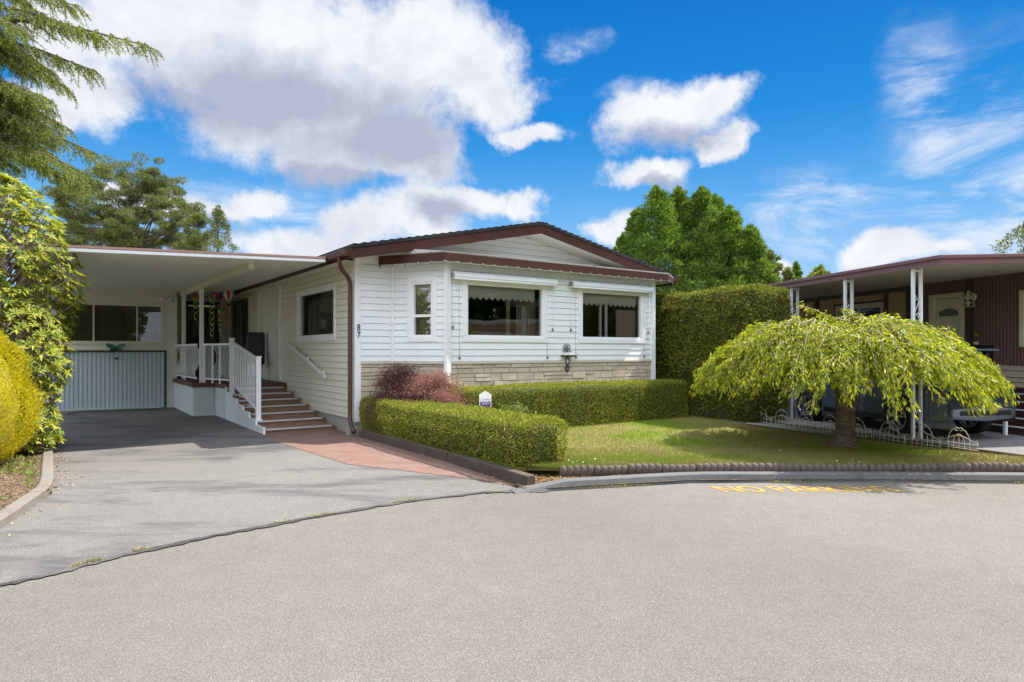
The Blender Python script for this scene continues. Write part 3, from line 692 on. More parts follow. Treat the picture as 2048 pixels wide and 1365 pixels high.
# rooms behind the glass
rm=MB(); 
def inward(b,x0,x1,y0,y1,z0,z1,skip):
    v=[(x,y,z) for z in (z0,z1) for x,y in ((x0,y0),(x1,y0),(x1,y1),(x0,y1))]
    fs={'b':(0,1,2,3),'t':(7,6,5,4),'-y':(4,5,1,0),'+x':(5,6,2,1),'+y':(6,7,3,2),'-x':(7,4,0,3)}
    b.add(v,[f_ for k,f_ in fs.items() if k not in skip])
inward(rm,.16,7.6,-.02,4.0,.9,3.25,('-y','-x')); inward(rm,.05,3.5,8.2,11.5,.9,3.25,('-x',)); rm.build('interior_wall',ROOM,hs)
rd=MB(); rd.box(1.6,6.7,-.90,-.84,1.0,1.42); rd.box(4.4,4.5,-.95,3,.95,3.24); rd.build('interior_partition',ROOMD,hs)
# bay underside/ceiling closing
bc=MB(); bc.prism([(.80,0),(1.42,-1.0),(6.9,-1.0),(7.52,0)],3.255,3.262); bc.build('bay_ceiling',ROOM,hs)
# side window and sliding door
w_=window(hs,*side,S(3.50),S(1.13),1.90,2.90,gl=GLASSD); curtain(w_,*side,S(3.45),S(1.2),1.9,2.9,.5,CURT,.05,.2); curtain(w_,*side,S(2.2),S(1.25),1.9,2.9,.12,CURT,.02,.12)
dr=MB(); wbox(dr,*side,S(10.44),S(8.35),-.04,.02,.83,3.12)
w_=window(hs,*side,S(10.44),S(8.35),.83,3.12,mull=(S(9.35),),trim=.05,mat=paint('bronze_frame',(.16,.14,.12),.4,.05,5),name='sliding_door',gl=GLASSD)
curtain(w_,*side,S(10.4),S(8.4),.85,3.1,.35,ROOMD,.04,.2)
# porch alcove panel and its white posts on the side wall
al=MB(); wbox(al,*side,S(6.64),S(4.95),.013,.019,.86,3.2); al.build('flat_wall_panel',CREAM,hs)
al=MB()
for yy in (6.68,4.91): wbox(al,*side,S(yy+.04),S(yy-.04),.004,.07 if yy<6 else .14,.84,3.22)
wbox(al,*side,S(6.64),S(4.95),.004,.05,3.16,3.22); al.build('panel_trim',WTRIM,hs)
# handrail on the side wall
hr=MB(); hr.bar((-.10,4.05,1.78),(-.10,1.42,1.07),.035,.075)
for y_,z_ in ((3.8,1.71),(2.75,1.43),(1.7,1.145)): hr.box(-.10,.0,y_-.02,y_+.02,z_-.03,z_+.03)
hr.build('wall_handrail',METW,hs,bevel=.006)
# roof
def roofz(x): return TZ-abs(x-ridge)*slope
RY=-.75; YE=YB+.4; xl,xr=-.37,HW+.37
rf=MB()
for xa,xb in ((xl,ridge),(ridge,xr)):
    za,zb=roofz(xa),roofz(xb)
    rf.add([(xa,RY-.03,za),(xb,RY-.03,zb),(xb,YE,zb),(xa,YE,za),(xa,RY-.03,za+.055),(xb,RY-.03,zb+.055),(xb,YE,zb+.055),(xa,YE,za+.055)],
      [(3,2,1,0),(4,5,6,7),(0,1,5,4),(1,2,6,5),(2,3,7,6),(3,0,4,7)])
rfo=rf.build('roof',SHING,hs)
# shingle courses read at the edges
sh=MB()
n_=24
for i in range(n_):
    for sgn in (-1,1):
        t0=i/n_; x0=ridge+sgn*(ridge+.37)*t0; x1=ridge+sgn*(ridge+.37)*(t0+.8/n_)
        sh.box(min(x0,x1),max(x0,x1),RY-.045,YE,0,.012,Matrix.Translation((0,0,min(roofz(x0),roofz(x1))+.055+.005)))
sh.build('shingle_course',SHING,rfo)
fs=MB()
for xa,xb in ((xl,ridge),(ridge,xr)):
    za,zb=roofz(xa)-.002,roofz(xb)-.002
    for (ya,yb,dz) in ((RY,RY+.03,.19),):
        fs.add([(xa,ya,za-dz),(xb,ya,zb-dz),(xb,yb,zb-dz),(xa,yb,za-dz),(xa,ya,za),(xb,ya,zb),(xb,yb,zb),(xa,yb,za)],[(3,2,1,0),(4,5,6,7),(0,1,5,4),(1,2,6,5),(2,3,7,6),(3,0,4,7)])
fs.box(xl,xl+.03,RY+.03,YE,roofz(xl)-.17,roofz(xl)-.004); fs.box(xr-.03,xr,RY+.03,YE,roofz(xr)-.17,roofz(xr)-.004)
fs.build('rake_board',BROWN,rfo,bevel=.004)
sf=MB()
for xa,xb in ((xl+.03,ridge),(ridge,xr-.03)):
    za,zb=roofz(xa)-.13,roofz(xb)-.13
    sf.quad((xa,RY+.03,za),(xa,0.03,za),(xb,0.03,zb),(xb,RY+.03,zb))
sf.quad((xl+.03,0,3.30),(xl+.03,YE,3.30),(0,YE,3.30),(0,0,3.30)); sf.quad((HW,0,3.30),(HW,YE,3.30),(xr-.03,YE,3.30),(xr-.03,0,3.30))
sf.build('roof_soffit',SOFFIT,rfo)
# bay roof
bl=(.424,-.097); bc_=(1.175,-1.35); br=(7.16,-1.35); be=(8.0,-.78)
br_=MB(); zt=3.425
tp=[(bl[0],bl[1],zt+.02),(bc_[0],bc_[1],zt),(br[0],br[1],zt),(be[0],be[1],zt-.0),(HW+.2,-.02,3.62),(.45,-.02,3.60)]
br_.add(tp+[(x,y,z-.03) for x,y,z in tp],[(0,1,2,3,4,5),(11,10,9,8,7,6)]+[(i,(i+1)%6+0 if (i+1)%6 else 0,6+(i+1)%6,6+i) for i in range(6)])
bro=br_.build('bay_roof',LROOF,hs)
bf=MB()
for a,c in ((bl,bc_),(bc_,br),(br,be)):
    f,L=line_pos(a,c); P8=[f(u,z,o_) for z in (3.245,zt-.012) for u,o_ in ((0,.0),(L,.0),(L,-.035),(0,-.035))]
    bf.add(P8,[(3,2,1,0),(4,5,6,7),(0,1,5,4),(1,2,6,5),(2,3,7,6),(3,0,4,7)])
bf.build('bay_fascia',BROWN,bro)
bs=MB(); bs.prism([(.5,-.03),(1.2,-1.32),(7.1,-1.32),(7.9,-.7),(7.7,-.0)],3.325,3.335); bs.build('bay_soffit',SOFFIT,bro)
tb=MB(); tb.box(7.75,8.14,-.80,-.5,3.33,3.44); tb.build('rafter_tail',BROWN,bro)
# gutter + downspout
gt=MB(); zg=roofz(xl)-.02; pr=[(-.0,-.0),(-.0,-.10),(-.05,-.12),(-.10,-.10),(-.125,-.02),(-.115,0.0)]
for i in range(len(pr)-1):
    (a,b_),(c,d_)=pr[i],pr[i+1]; gt.quad((xl+a,RY+.12,zg+b_),(xl+a,YE,zg+b_),(xl+c,YE,zg+d_),(xl+c,RY+.12,zg+d_))
gt.add([(xl+a,RY+.12,zg+b_) for a,b_ in pr],[tuple(range(len(pr)))])
gt.build('gutter',GUTTER,hs)
dsb=MB(); dsb.tube(spline([(-.42,-.30,3.32),(-.42,-.30,3.20),(-.36,-.24,3.10),(-.15,.0,2.98),(-.09,.05,2.86),(-.09,.05,2.6)],5)+[Vector((-.09,.05,z)) for z in (2.0,1.2,.5)]+[Vector((-.10,.02,.30)),Vector((-.12,-.12,.16)),Vector((-.14,-.28,.10))],.042,10)
dsb.build('downspout',GUTTER,hs)
# house numbers
for ch,zz in (('8',2.035),('7',1.895)):
    me=textmesh(ch,.17,.004,.002); 
    for v in me.vertices: x,y,z=v.co; v.co=(.052+x*.8, -.028-z, zz+y)
    link('house_number',me,BLACK,hs)['label']='black house number '+ch
# awning cassettes
def awning(u0,u1,zc,label):
    x0,x1=1.375+u0,1.375+u1; t=thing('awning_cassette',label,'awning',((x0+x1)/2,-1.06,zc-.08),'A','rolled up awnings above the bay windows')
    b=MB(); prof=[(-1.06,.07),(-1.10,.085),(-1.16,.075),(-1.21,.03),(-1.215,-.02),(-1.19,-.06),(-1.12,-.07),(-1.06,-.06)]
    n=len(prof); xs=[x0,x1]
    b.add([(x,y,zc+z) for x in xs for y,z in prof],[(i,(i+1)%n,n+(i+1)%n,n+i) for i in range(n)]+[tuple(range(n))[::-1],tuple(range(n,2*n))])
    b.build('awning_case',METW,t)
    e=MB(); e.lathe((x0-.012,-1.14,zc+.005),[(0,-.02),(.05,-.02),(.055,0),(.055,.02),(0,.02)],16,'x'); e.build('end_cap',paint('grey_cap',(.25,.25,.25),.5,.05,6),t)
    rl=MB(); rl.tube([(x0,-1.20,zc-.065),(x1,-1.20,zc-.065)],.014,8); rl.build('front_bar',METW,t)
    for xx in (x0+.035,x1-.035):
        a=MB(); a.tube([(xx,-1.12,zc-.06),(xx,-1.08,zc-.95),(xx,-1.075,zc-1.0)],.007,6); a.build('support_arm',METW,t)
        k=MB(); k.lathe((xx,-1.08,zc-.98),[(0,-.03),(.02,-.02),(.024,0),(.015,.03),(0,.04)],8); k.build('arm_bracket',paint('bronze_bracket',(.22,.17,.12),.5,.1,9),t)
        c_=MB(); c_.tube([(xx+.14*(1 if xx<(x0+x1)/2 else -1),-1.075,zc-.2),(xx+.14*(1 if xx<(x0+x1)/2 else -1),-1.072,1.47)],.0035,5)
        c_.build('pull_cord',paint('grey_cord',(.4,.4,.4),.6,.05,9),t)
        h=MB(); xx2=xx+.14*(1 if xx<(x0+x1)/2 else -1); h.lathe((xx2,-1.085,1.46),[(0,-.03),(.018,-.02),(.018,.015),(0,.025)],8); h.build('cord_cleat',IRON,t)
awning(.09,2.56,3.02,'white rolled up awning case above the left large bay window')
awning(2.99,5.43,3.02,'white rolled up awning case above the right large bay window')
# string lights
t=thing('string_lights','string of small dark bulbs hung under the brown bay fascia','string lights',(1.2,-1.36,3.25),'A')
pth=[(.45,-.10),(1.16,-1.37),(7.15,-1.37)]; pts=[]
tot=0
for a,c in zip(pth[:-1],pth[1:]):
    L=math.dist(a,c); k=max(2,int(L/.27))
    for i in range(k): pts.append((a[0]+(c[0]-a[0])*i/k,a[1]+(c[1]-a[1])*i/k))
pts.append(pth[-1]); wire=[]
for a,c in zip(pts[:-1],pts[1:]):
    for i in range(5): s_=i/5; wire.append((a[0]+(c[0]-a[0])*s_,a[1]+(c[1]-a[1])*s_,3.245-.02*math.sin(PI*s_)))
MB().tube(wire,.0016,4).build('wire',WIREM,t)
bm0=None
for (x,y) in pts:
    if bm0 is None: bm0=MB().lathe((pts[0][0],pts[0][1],3.245),[(0,-.055),(.014,-.045),(.018,-.03),(.012,-.012),(.012,.008),(0,.01)],8).build('bulb',paint('bulb_grey',(.18,.2,.2),.3,.1,9),t)
    else:
        c_=bm0.copy(); c_.location=(x-pts[0][0],y-pts[0][1],rnd.uniform(-.008,.004)); COL.objects.link(c_); c_.parent=t
# wall ornament: iron thermometer shelf with a round scroll top
t=thing('wall_ornament','dark iron bird feeder ornament with pale tray on the bay front','ornament',(4.27,-1.09,1.16),'A')
b=MB()
def loop(c,r,a0,a1,n=10,rr=.008,ry=None): b.tube([(c[0]+r*math.cos(a0+(a1-a0)*i/n),-1.10,c[1]+(ry or r)*math.sin(a0+(a1-a0)*i/n)) for i in range(n+1)],rr,6)
for a in range(5): loop((4.27+.06*math.cos(a*1.257+PI/2),1.66+.055*math.sin(a*1.257+PI/2)),.036,0,2*PI)
loop((4.27,1.66),.03,0,2*PI); loop((4.21,1.57),.05,0,PI); loop((4.33,1.57),.05,0,PI)
b.build('scroll_top',IRON,t)
MB().box(4.13,4.44,-1.20,-1.065,1.505,1.53).build('tray',paint('pale_tray',(.6,.58,.5),.4,.05,8),t,bevel=.006)
b=MB(); b.box(4.14,4.43,-1.195,-1.075,1.475,1.504); b.build('tray_underside',IRON,t,bevel=.005)
b=MB(); b.tube([(4.29,-1.10,1.47),(4.33,-1.10,1.42),(4.335,-1.10,1.34),(4.29,-1.10,1.28),(4.245,-1.10,1.34),(4.25,-1.10,1.42),(4.29,-1.10,1.47)],.012,6)
for a in range(4): loop((4.29+.045*math.cos(a*PI/2+.4),1.235+.04*math.sin(a*PI/2+.4)),.025,0,2*PI,8,.01)
b.tube([(4.29,-1.10,1.22),(4.285,-1.10,1.16),(4.28,-1.10,1.14)],[.016,.03,.008],6); b.tube([(4.44,-1.11,1.52),(4.5,-1.11,1.53),(4.55,-1.11,1.52)],.006,5)
b.build('lower_scroll',IRON,t)
b=MB().lathe((4.29,-1.108,1.37),[(0,.0),(.026,.0),(.026,.006),(0,.007)],16,'y'); 
for i,v in enumerate(b.v): b.v[i]=(v[0],v[1],1.37+(v[2]-1.37)*1.9)
b.build('oval_gauge',paint('gauge_face',(.7,.7,.6),.4,.03,9),t)
# ------------------------------------------------------------ carport roof, beam and posts
def crz(x,y): return 3.26+.036*(x+.52)+.005*(y-.2)
cpt=thing('carport_roof','flat white carport roof with brown edge joining the white house','carport',(-1.65,5.6,0),'A')
b=MB(); x0,x1,y0,y1=-5.2,-.50,.25,11.2; ys=y0
while ys<y1:
    ye=min(ys+.105,y1)
    for (ya,yb,dz) in ((ys,ys+.085,0),(ys+.085,ye,.035)):
        b.quad((x0,ya,crz(x0,ya)+dz),(x0,yb,crz(x0,yb)+dz),(x1,yb,crz(x1,yb)+dz),(x1,ya,crz(x1,ya)+dz))
    for yq in (ys+.085,ye): b.quad((x0,yq,crz(x0,ys)),(x1,yq,crz(x1,ys)),(x1,yq,crz(x1,ys)+.035),(x0,yq,crz(x0,ys)+.035))
    ys=ye
b.build('ribbed_ceiling',SOFFIT,cpt)
def slab_edge(y_0,y_1,dz0,dz1,xa=x0,xb=x1): 
    q=MB(); q.add([(x,y,crz(x,y0)+dz) for dz in (dz0,dz1) for x,y in ((xa,y_0),(xb,y_0),(xb,y_1),(xa,y_1))],[(3,2,1,0),(4,5,6,7),(0,1,5,4),(1,2,6,5),(2,3,7,6),(3,0,4,7)]); return q
slab_edge(y0-.05,y0,-.005,.055).build('front_gutter',METW,cpt,bevel=.01)
slab_edge(y0-.06,y0+.01,.057,.095).build('front_drip_edge',paint('pinkish_brown_edge',(.30,.17,.14),.5,.1,5),cpt)
q=MB(); q.add([(x,y,crz(x,y)+dz) for dz in (.04,.09) for x,y in ((x0,y0+.012),(x1,y0+.012),(x1,y1),(x0,y1))],[(3,2,1,0),(4,5,6,7),(0,1,5,4),(1,2,6,5),(2,3,7,6),(3,0,4,7)]); q.build('roof_deck',LROOF,cpt)
q=MB(); q.bar((-1.70,.75,crz(-1.70,.75)-.065),(-1.70,8.85,crz(-1.65,8.85)-.065),.10,.125); q.build('beam',paint('beam_offwhite',(.62,.62,.50),.5,.05,4),cpt)
for xx,yy in ((-1.70,5.73),(-1.74,8.15)):
    q=MB(); q.box(xx-.045,xx+.045,yy-.045,yy+.045,.82,crz(xx,yy)-.12); q.build('post',METW,cpt,bevel=.004)
q=MB(); q.bar((-.44,.3,crz(-.44,.3)-.0),(-.44,9.2,crz(-.44,9.2)-.0),.05,.05); q.build('wall_ledger',DBROWN,cpt)
# ------------------------------------------------------------ shed at the back of the carport
sh_p,sh_q=(-6.2,9.44),(-1.83,8.79)
shd=thing('carport_shed','cream sided carport shed with wide window above a pale ribbed garage door','shed',(-3.5,9.1,0),'A')
f,L=line_pos(sh_p,sh_q)
def ux(u,v):  # photo pixel -> wall coordinate on the shed wall
    p=W('A',(*sh_p,0)); q=W('A',(*sh_q,0)); k=(u-1024)/F
    dx,dy=(q-p).x/L,(q-p).y/L; t=(k*p.y-p.x)/(dx-k*dy); Z=p.y+dy*t
    return t,H+(702-v)/F*Z
a0=ux(120,608)[0]; a1=ux(325,609)[0]; gd1=ux(329,700)[0]
b=MB(); siding(b,0,L,0,3.26,f,[(a0,a1,1.82,2.88),(0.05,gd1,0,1.60)]); 
f2,L2=line_pos(sh_q,(-1.83,11)); siding(b,0,L2,0,3.2,f2,[])
b.build('wall',SHEDW,shd)
mu=(ux(187,650)[0],ux(274,650)[0])
w_=window(shd,sh_p,sh_q,a0,a1,1.82,2.88,mull=mu,trim=.05,mat=paint('cream_frame',(.66,.64,.5),.5,.04,5),gl=GLASSD); curtain(w_,sh_p,sh_q,a0,a1-.7,1.82,2.85,.14,CURT,.02,.09)
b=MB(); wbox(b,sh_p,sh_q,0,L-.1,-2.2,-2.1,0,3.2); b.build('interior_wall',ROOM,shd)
g=MB(); n_=int((gd1-.05)/.10)
for i in range(n_):
    u=.05+i*(gd1-.05)/n_; du=(gd1-.05)/n_
    pts=[(u,-.03),(u+du*.3,-.03),(u+du*.4,-.005),(u+du*.85,-.005),(u+du,-.03)]
    for (ua,oa),(ub,ob) in zip(pts[:-1],pts[1:]): g.quad(f(ua,.03,oa),f(ub,.03,ob),f(ub,1.56,ob),f(ua,1.56,oa))
gdo=g.build('garage_door',GARAGE,shd)
h=MB(); um=ux(233,718)[0]; wbox(h,sh_p,sh_q,um-.04,um+.04,-.0,.03,1.36,1.42); h.build('door_handle',BLACK,gdo)
h=MB(); wbox(h,sh_p,sh_q,0.05,gd1,0,.035,.0,.05); h.build('threshold',SKIRT,shd)
h=MB(); wbox(h,sh_p,sh_q,0,gd1+.05,0,.03,1.56,1.61); wbox(h,sh_p,sh_q,gd1,gd1+.05,0,.03,0,1.56); h.build('door_trim',DBROWN,shd)
h=MB(); wbox(h,sh_p,sh_q,L-.06,L+.012,-.0,.02,0,3.2); h.build('corner_trim',SHEDW,shd)
# butterfly
bu,bz=ux(232,697); t0=f(bu,bz,.05)
bt=thing('butterfly_ornament','green and black metal butterfly hung over the garage door','ornament',t0,'A')
def wing(sg,up):
    if up: P=[(0,0),(.05,.09),(.14,.13),(.23,.12),(.20,.03),(.12,-.01)]
    else: P=[(0,0),(.12,-.01),(.16,-.06),(.11,-.13),(.05,-.10)]
    b=MB(); b.ext([f(bu+sg*x,bz+z,.05+.25*x) for x,z in P],(0,-.006,0)); return b
GRW=paint('green_wing',(.03,.16,.10),.35,.3,14,metal=.3)
for sg in (-1,1):
    for up in (1,0): wing(sg,up).build('wing',GRW if up else IRON,bt)
MB().tube([f(bu,bz-.09,.07),f(bu,bz,.075),f(bu,bz+.07,.07)],[.01,.02,.008],8).build('body',BLACK,bt)
# floodlight
fu,fz=ux(333,597); fl=thing('flood_lamp','twin white flood lamp on shed wall beside the window','lamp',f(fu,fz,0),'A')
b=MB(); wbox(b,sh_p,sh_q,fu-.05,fu+.05,0,.05,fz-.05,fz+.05); b.build('base_plate',WTRIM,fl)
for sg in (-1,1):
    b=MB(); b.tube([f(fu,fz,.05),f(fu+sg*.08,fz-.02,.10),f(fu+sg*.13,fz-.05,.18)],[.02,.05,.07],12); b.build('lamp_head',WTRIM,fl)
# back wall of porch with sliding door
pw_=thing('porch_back_wall','cream wall behind the porch with dark sliding glass door','wall',(-.8,10.6,0),'A')
pp,qq=(-1.83,10.6),(0,10.6); f3,L3=line_pos(pp,qq); b=MB(); siding(b,0,L3,.3,3.4,f3,[(.50,1.42,.85,3.10)]); b.build('wall',CREAM,pw_)
w_=window(pw_,pp,qq,.50,1.42,.85,3.10,mull=(.95,),trim=.05,fr=.07,mat=DBROWN,name='sliding_door',gl=GLASSD)
curtain(w_,pp,qq,.6,1.4,.9,3.0,.25,ROOMD,.03,.15)
# ------------------------------------------------------------ porch deck + stairs
dk=thing('porch_deck','raised porch deck with pale skirting and wide brown stairs','porch',(-.8,6.0,0),'A')
DZ=.82; FOOT=[(-1.40,4.45),(-1.44,5.58),(-1.93,5.62),(-1.93,9.0),(-.01,9.0),(-.01,4.45)]
b=MB(); b.prism(FOOT[::-1],DZ-.11,DZ); b.prism([(-1.83,9.0),(-.01,9.0),(-.01,10.57),(-1.83,10.57)],DZ-.1,DZ-.004); b.build('deck_floor',DECKW,dk,bevel=.004)
b=MB()
for pq in (((-1.90,8.98),(-1.90,5.65)),((-1.90,5.65),(-1.42,5.62)),((-1.42,5.62),(-1.38,4.4))):
    ff,LL_=line_pos(*pq); n_=max(1,round(LL_/.16))
    for i in range(n_):
        u=LL_*i/n_; d_=LL_/n_
        b.quad(ff(u,0,0),ff(u+d_*.92,0,0),ff(u+d_*.92,DZ-.11,0),ff(u,DZ-.11,0)); b.quad(ff(u+d_*.92,0,-.008),ff(u+d_,0,-.008),ff(u+d_,DZ-.11,-.008),ff(u+d_*.92,DZ-.11,-.008))
        b.quad(ff(u+d_*.92,0,-.008),ff(u+d_*.92,0,0),ff(u+d_*.92,DZ-.11,0),ff(u+d_*.92,DZ-.11,-.008)); 
b.build('skirting',SKIRT,dk)
TY=[1.04,1.62,2.18,2.72,3.27,3.82,4.40]; n_=7; rise=DZ/8
TRZ=[rise*(i+1) for i in range(7)]
for i in range(7):
    y0_=TY[i]; y1_=TY[i+1] if i<6 else 4.46
    b=MB(); b.box(-1.385,-.03,y0_,y1_+.03,TRZ[i]-.04,TRZ[i]); tr=b.build('tread',STEPW,dk,bevel=.003)
    b=MB(); b.box(-1.375,-.03,y0_+.025,y0_+.05,TRZ[i]-rise,TRZ[i]-.041); b.build('riser',STEPW,tr)
    b=MB(); b.box(-1.36,-.10,y0_-.012,y0_+.045,TRZ[i]-.022,TRZ[i]+.006); b.build('nosing',NOSE,tr)
# stepped side skirt with siding
b=MB()
for i in range(7):
    y0_=TY[i]; y1_=TY[i+1] if i<6 else 4.42
    ff,_=line_pos((-1.40,y1_),(-1.40,y0_)); siding(b,0,y1_-y0_,0,TRZ[i]+.01,ff,[],lap=.10,dep=.008)
b.build('stair_side_panel',WTRIM,dk)
b=MB()
for i in range(7):
    y0_=TY[i]; y1_=TY[i+1] if i<6 else 4.42
    b.box(-1.425,-1.387,y0_-.03,y0_,(TRZ[i-1] if i else 0)+.012,TRZ[i]+.042); b.box(-1.425,-1.387,y0_,y1_-.031,TRZ[i]+.011,TRZ[i]+.04)
b.build('stair_edge_trim',WTRIM,dk)
# railings
ra=thing('stair_railing','white straight baluster railing on the left of the porch stairs','railing',(-1.33,1.8,TRZ[1]),'A')
lo=(-1.33,1.78); hi=(-1.33,4.15)
for (x,y,za,zb,nm) in ((lo[0],lo[1],TRZ[1],1.46,'newel_post'),(hi[0],hi[1],TRZ[5],1.86,'newel_post')):
    b=MB(); b.box(x-.045,x+.045,y-.045,y+.045,za,zb); b.box(x-.055,x+.055,y-.055,y+.055,zb,zb+.03); b.box(x-.07,x+.07,y-.07,y+.07,za,za+.02); b.build(nm,METW,ra,bevel=.004)
b=MB(); b.bar((lo[0],lo[1]+.04,1.42),(hi[0],hi[1]-.04,1.80),.05,.06); b.build('top_rail',METW,ra)
b=MB(); b.bar((lo[0],lo[1]+.04,.40),(hi[0],hi[1]-.04,.86),.035,.04); b.build('bottom_rail',METW,ra)
for zz in (.58,.72):
    b=MB(); b.bar((lo[0],lo[1]+.04,zz-.12),(lo[0],lo[1]+ (1.0 if zz<.6 else 1.6),zz-.12),.02,.02); b.build('cross_rail',METW,ra)
bal0=None; NB=13
for i in range(NB):
    s_=(i+1)/(NB+1); y=lo[1]+(hi[1]-lo[1])*s_; z0_=.40+.46*s_; z1_=1.40+.38*s_
    b=MB(); b.box(lo[0]-.011,lo[0]+.011,y-.011,y+.011,z0_,z1_); b.build('baluster',METW,ra)
def curvy(name,label,a,b2,posts=(),nb=12,flat=()):
    t=thing(name,label,'railing',((a[0]+b2[0])/2,(a[1]+b2[1])/2,DZ),'A','white bellied porch railings')
    q=MB(); q.bar((*a,DZ+.93),(*b2,DZ+.93),.045,.045); q.build('top_rail',METW,t)
    q=MB(); q.bar((*a,DZ+.10),(*b2,DZ+.10),.03,.035); q.build('bottom_rail',METW,t)
    av,bv=Vector(a),Vector(b2); d_=(bv-av).normalized(); nn=Vector((d_.y,-d_.x)); 
    for i in range(nb):
        p=av.lerp(bv,(i+.5)/nb); q=MB(); pl=[]
        for k in range(11):
            s_=k/10; o_=.0 if i in flat else .10*math.sin(PI*min(1,s_*1.35))**1 *(1 if s_<.74 else 0)-.035*math.sin(PI*max(0,(s_-.7)/.3))
            pl.append((p.x+nn.x*-o_,p.y+nn.y*-o_,DZ+.11+.81*(1-s_)))
        pl=[(x,y,z) for x,y,z in pl]; q.tube(pl,.009,6); q.build('baluster',METW,t)
    for s_ in posts:
        p=av.lerp(bv,s_); q=MB(); q.box(p.x-.02,p.x+.02,p.y-.02,p.y+.02,DZ,DZ+.93); q.build('rail_post',METW,t)
    return t
curvy('porch_railing','white bellied baluster railing along the porch edge behind the carport post',(-1.85,8.85),(-1.80,5.80),(.0,.5,),20)
curvy('porch_railing','white bellied baluster railing between the carport post and stair newel',(-1.66,5.64),(-1.33,4.22),(.02,.33,.6),13,flat=(0,1,2,3))
# covered chair / barbecue on the deck
t=thing('office_chair','black high backed chair standing on the porch by the wall','chair',(-.45,6.1,DZ),'A')
def rbox(name,c,s,mat,parent,rot=0):
    b=MB(); M=Matrix.Translation(c)@Matrix.Rotation(rot,4,'Z'); b.box(-s[0]/2,s[0]/2,-s[1]/2,s[1]/2,-s[2]/2,s[2]/2,M); return b.build(name,mat,parent,bevel=min(s)*.4)
rbox('seat',(-.45,6.1,DZ+.48),(.5,.5,.12),BLACK,t); rbox('backrest',(-.30,6.25,DZ+.84),(.46,.16,.86),BLACK,t,R(-25))
for sg in (-1,1): rbox('armrest',(-.45+sg*.27,6.05,DZ+.68),(.07,.35,.06),BLACK,t)
MB().tube([(-.45,6.1,DZ+.1),(-.45,6.1,DZ+.44)],.03,10).build('column',BLACK,t)
for k in range(5):
    a=k*2*PI/5; MB().tube([(-.45,6.1,DZ+.1),(-.45+.27*math.cos(a),6.1+.27*math.sin(a),DZ+.05)],.02,6).build('foot',BLACK,t)
    
# ------------------------------------------------------------ spinners under the carport
def colm(n_,c,**k): return paint(n_,c,.5,.05,8,**k)
CR,CO,CY,CG,CBl,CV,CW=colm('spin_red',(.55,.03,.03)),colm('spin_orange',(.7,.22,.03)),colm('spin_yellow',(.7,.5,.04)),colm('spin_green',(.04,.35,.12)),colm('spin_teal',(.06,.30,.42)),colm('spin_violet',(.22,.06,.30)),colm('spin_white',(.75,.75,.72))
def place(u,v,x):   # point on the plane local x=const through pixel
    ox,oy,a=FR['A']; dAx,dAy=math.cos(a),math.sin(a); bx,by=ox+x*dAx,oy+x*dAy; k=(u-1024)/F
    y=(k*by-bx)/(-dAy-k*dAx); Z=by+dAx*y; return (x,y,H+(702-v)/F*Z)
def balloon(u,v,x,r,cols,label):
    c=place(u,v,x); t=thing('hot_air_balloon_spinner',label,'wind spinner',c,'A','hanging wind spinners'); c=Vector(c)
    n=24; prof=[(.0,.98),(.35,.93),(.7,.72),(.93,.4),(1.0,.1),(.93,-.25),(.7,-.62),(.42,-.95),(.26,-1.15),(.2,-1.25)]
    g={}
    for k in range(12):
        b=MB(); vs=[]
        for a in (2*PI*k/12,2*PI*(k+.5)/12,2*PI*(k+1)/12):
            for rr,h in prof: vs.append((c.x+r*rr*math.cos(a),c.y+r*rr*math.sin(a),c.z+r*h))
        m=len(prof); fs=[(i,m*(j+1)+i-m*0 if 0 else i+m*(j+1),i+1+m*(j+1),i+1) if j==0 else (i+m,i+2*m,i+1+2*m,i+1+m) for j in (0,1) for i in range(m-1)]
        g.setdefault(k%len(cols),MB()).add(vs,fs,True)
    for i,b in g.items(): b.build('gore',cols[i],t)
    zc=crz(c.x,c.y); MB().tube([(c.x,c.y,c.z+r*.95),(c.x,c.y,zc)],.004,4).build('cord',BLACK,t)
    MB().lathe((c.x,c.y,c.z-r*1.9),[(0,0),(r*.18,0),(r*.22,r*.3),(0,r*.3)],12).build('basket',BROWN,t)
    q=MB(); 
    for k in range(4): a=k*PI/2; q.tube([(c.x+r*.2*math.cos(a),c.y+r*.2*math.sin(a),c.z-r*1.2),(c.x+r*.2*math.cos(a),c.y+r*.2*math.sin(a),c.z-r*1.6)],.003,4)
    q.build('rigging',BLACK,t)
    helix(t,(c.x,c.y,c.z-r*1.95),.55,.035,2.5,[CY])
def helix(t,top,ln,rad,turns,cols,wd=.035):
    n=int(turns*12)
    for j,m in enumerate(cols):
        b=MB(); vs=[]
        for i in range(n+1):
            a=2*PI*turns*i/n+j*PI; z=top[2]-ln*i/n; rr=rad*(1-.4*i/n)
            vs+=[(top[0]+rr*math.cos(a),top[1]+rr*math.sin(a),z),(top[0]+rr*math.cos(a+.5),top[1]+rr*math.sin(a+.5),z-wd*1.4)]
        b.add(vs,[(2*i,2*i+2,2*i+3,2*i+1) for i in range(n)],True); b.build('twisted_ribbon',m,t)
balloon(457.5,590,-.62,.165,[CR,CW,CBl,CW],'large striped hot air balloon spinner in red, white and teal')
balloon(436,586,-.74,.165,[CV,CV,CR],'purple and red hot air balloon spinner behind the striped one')
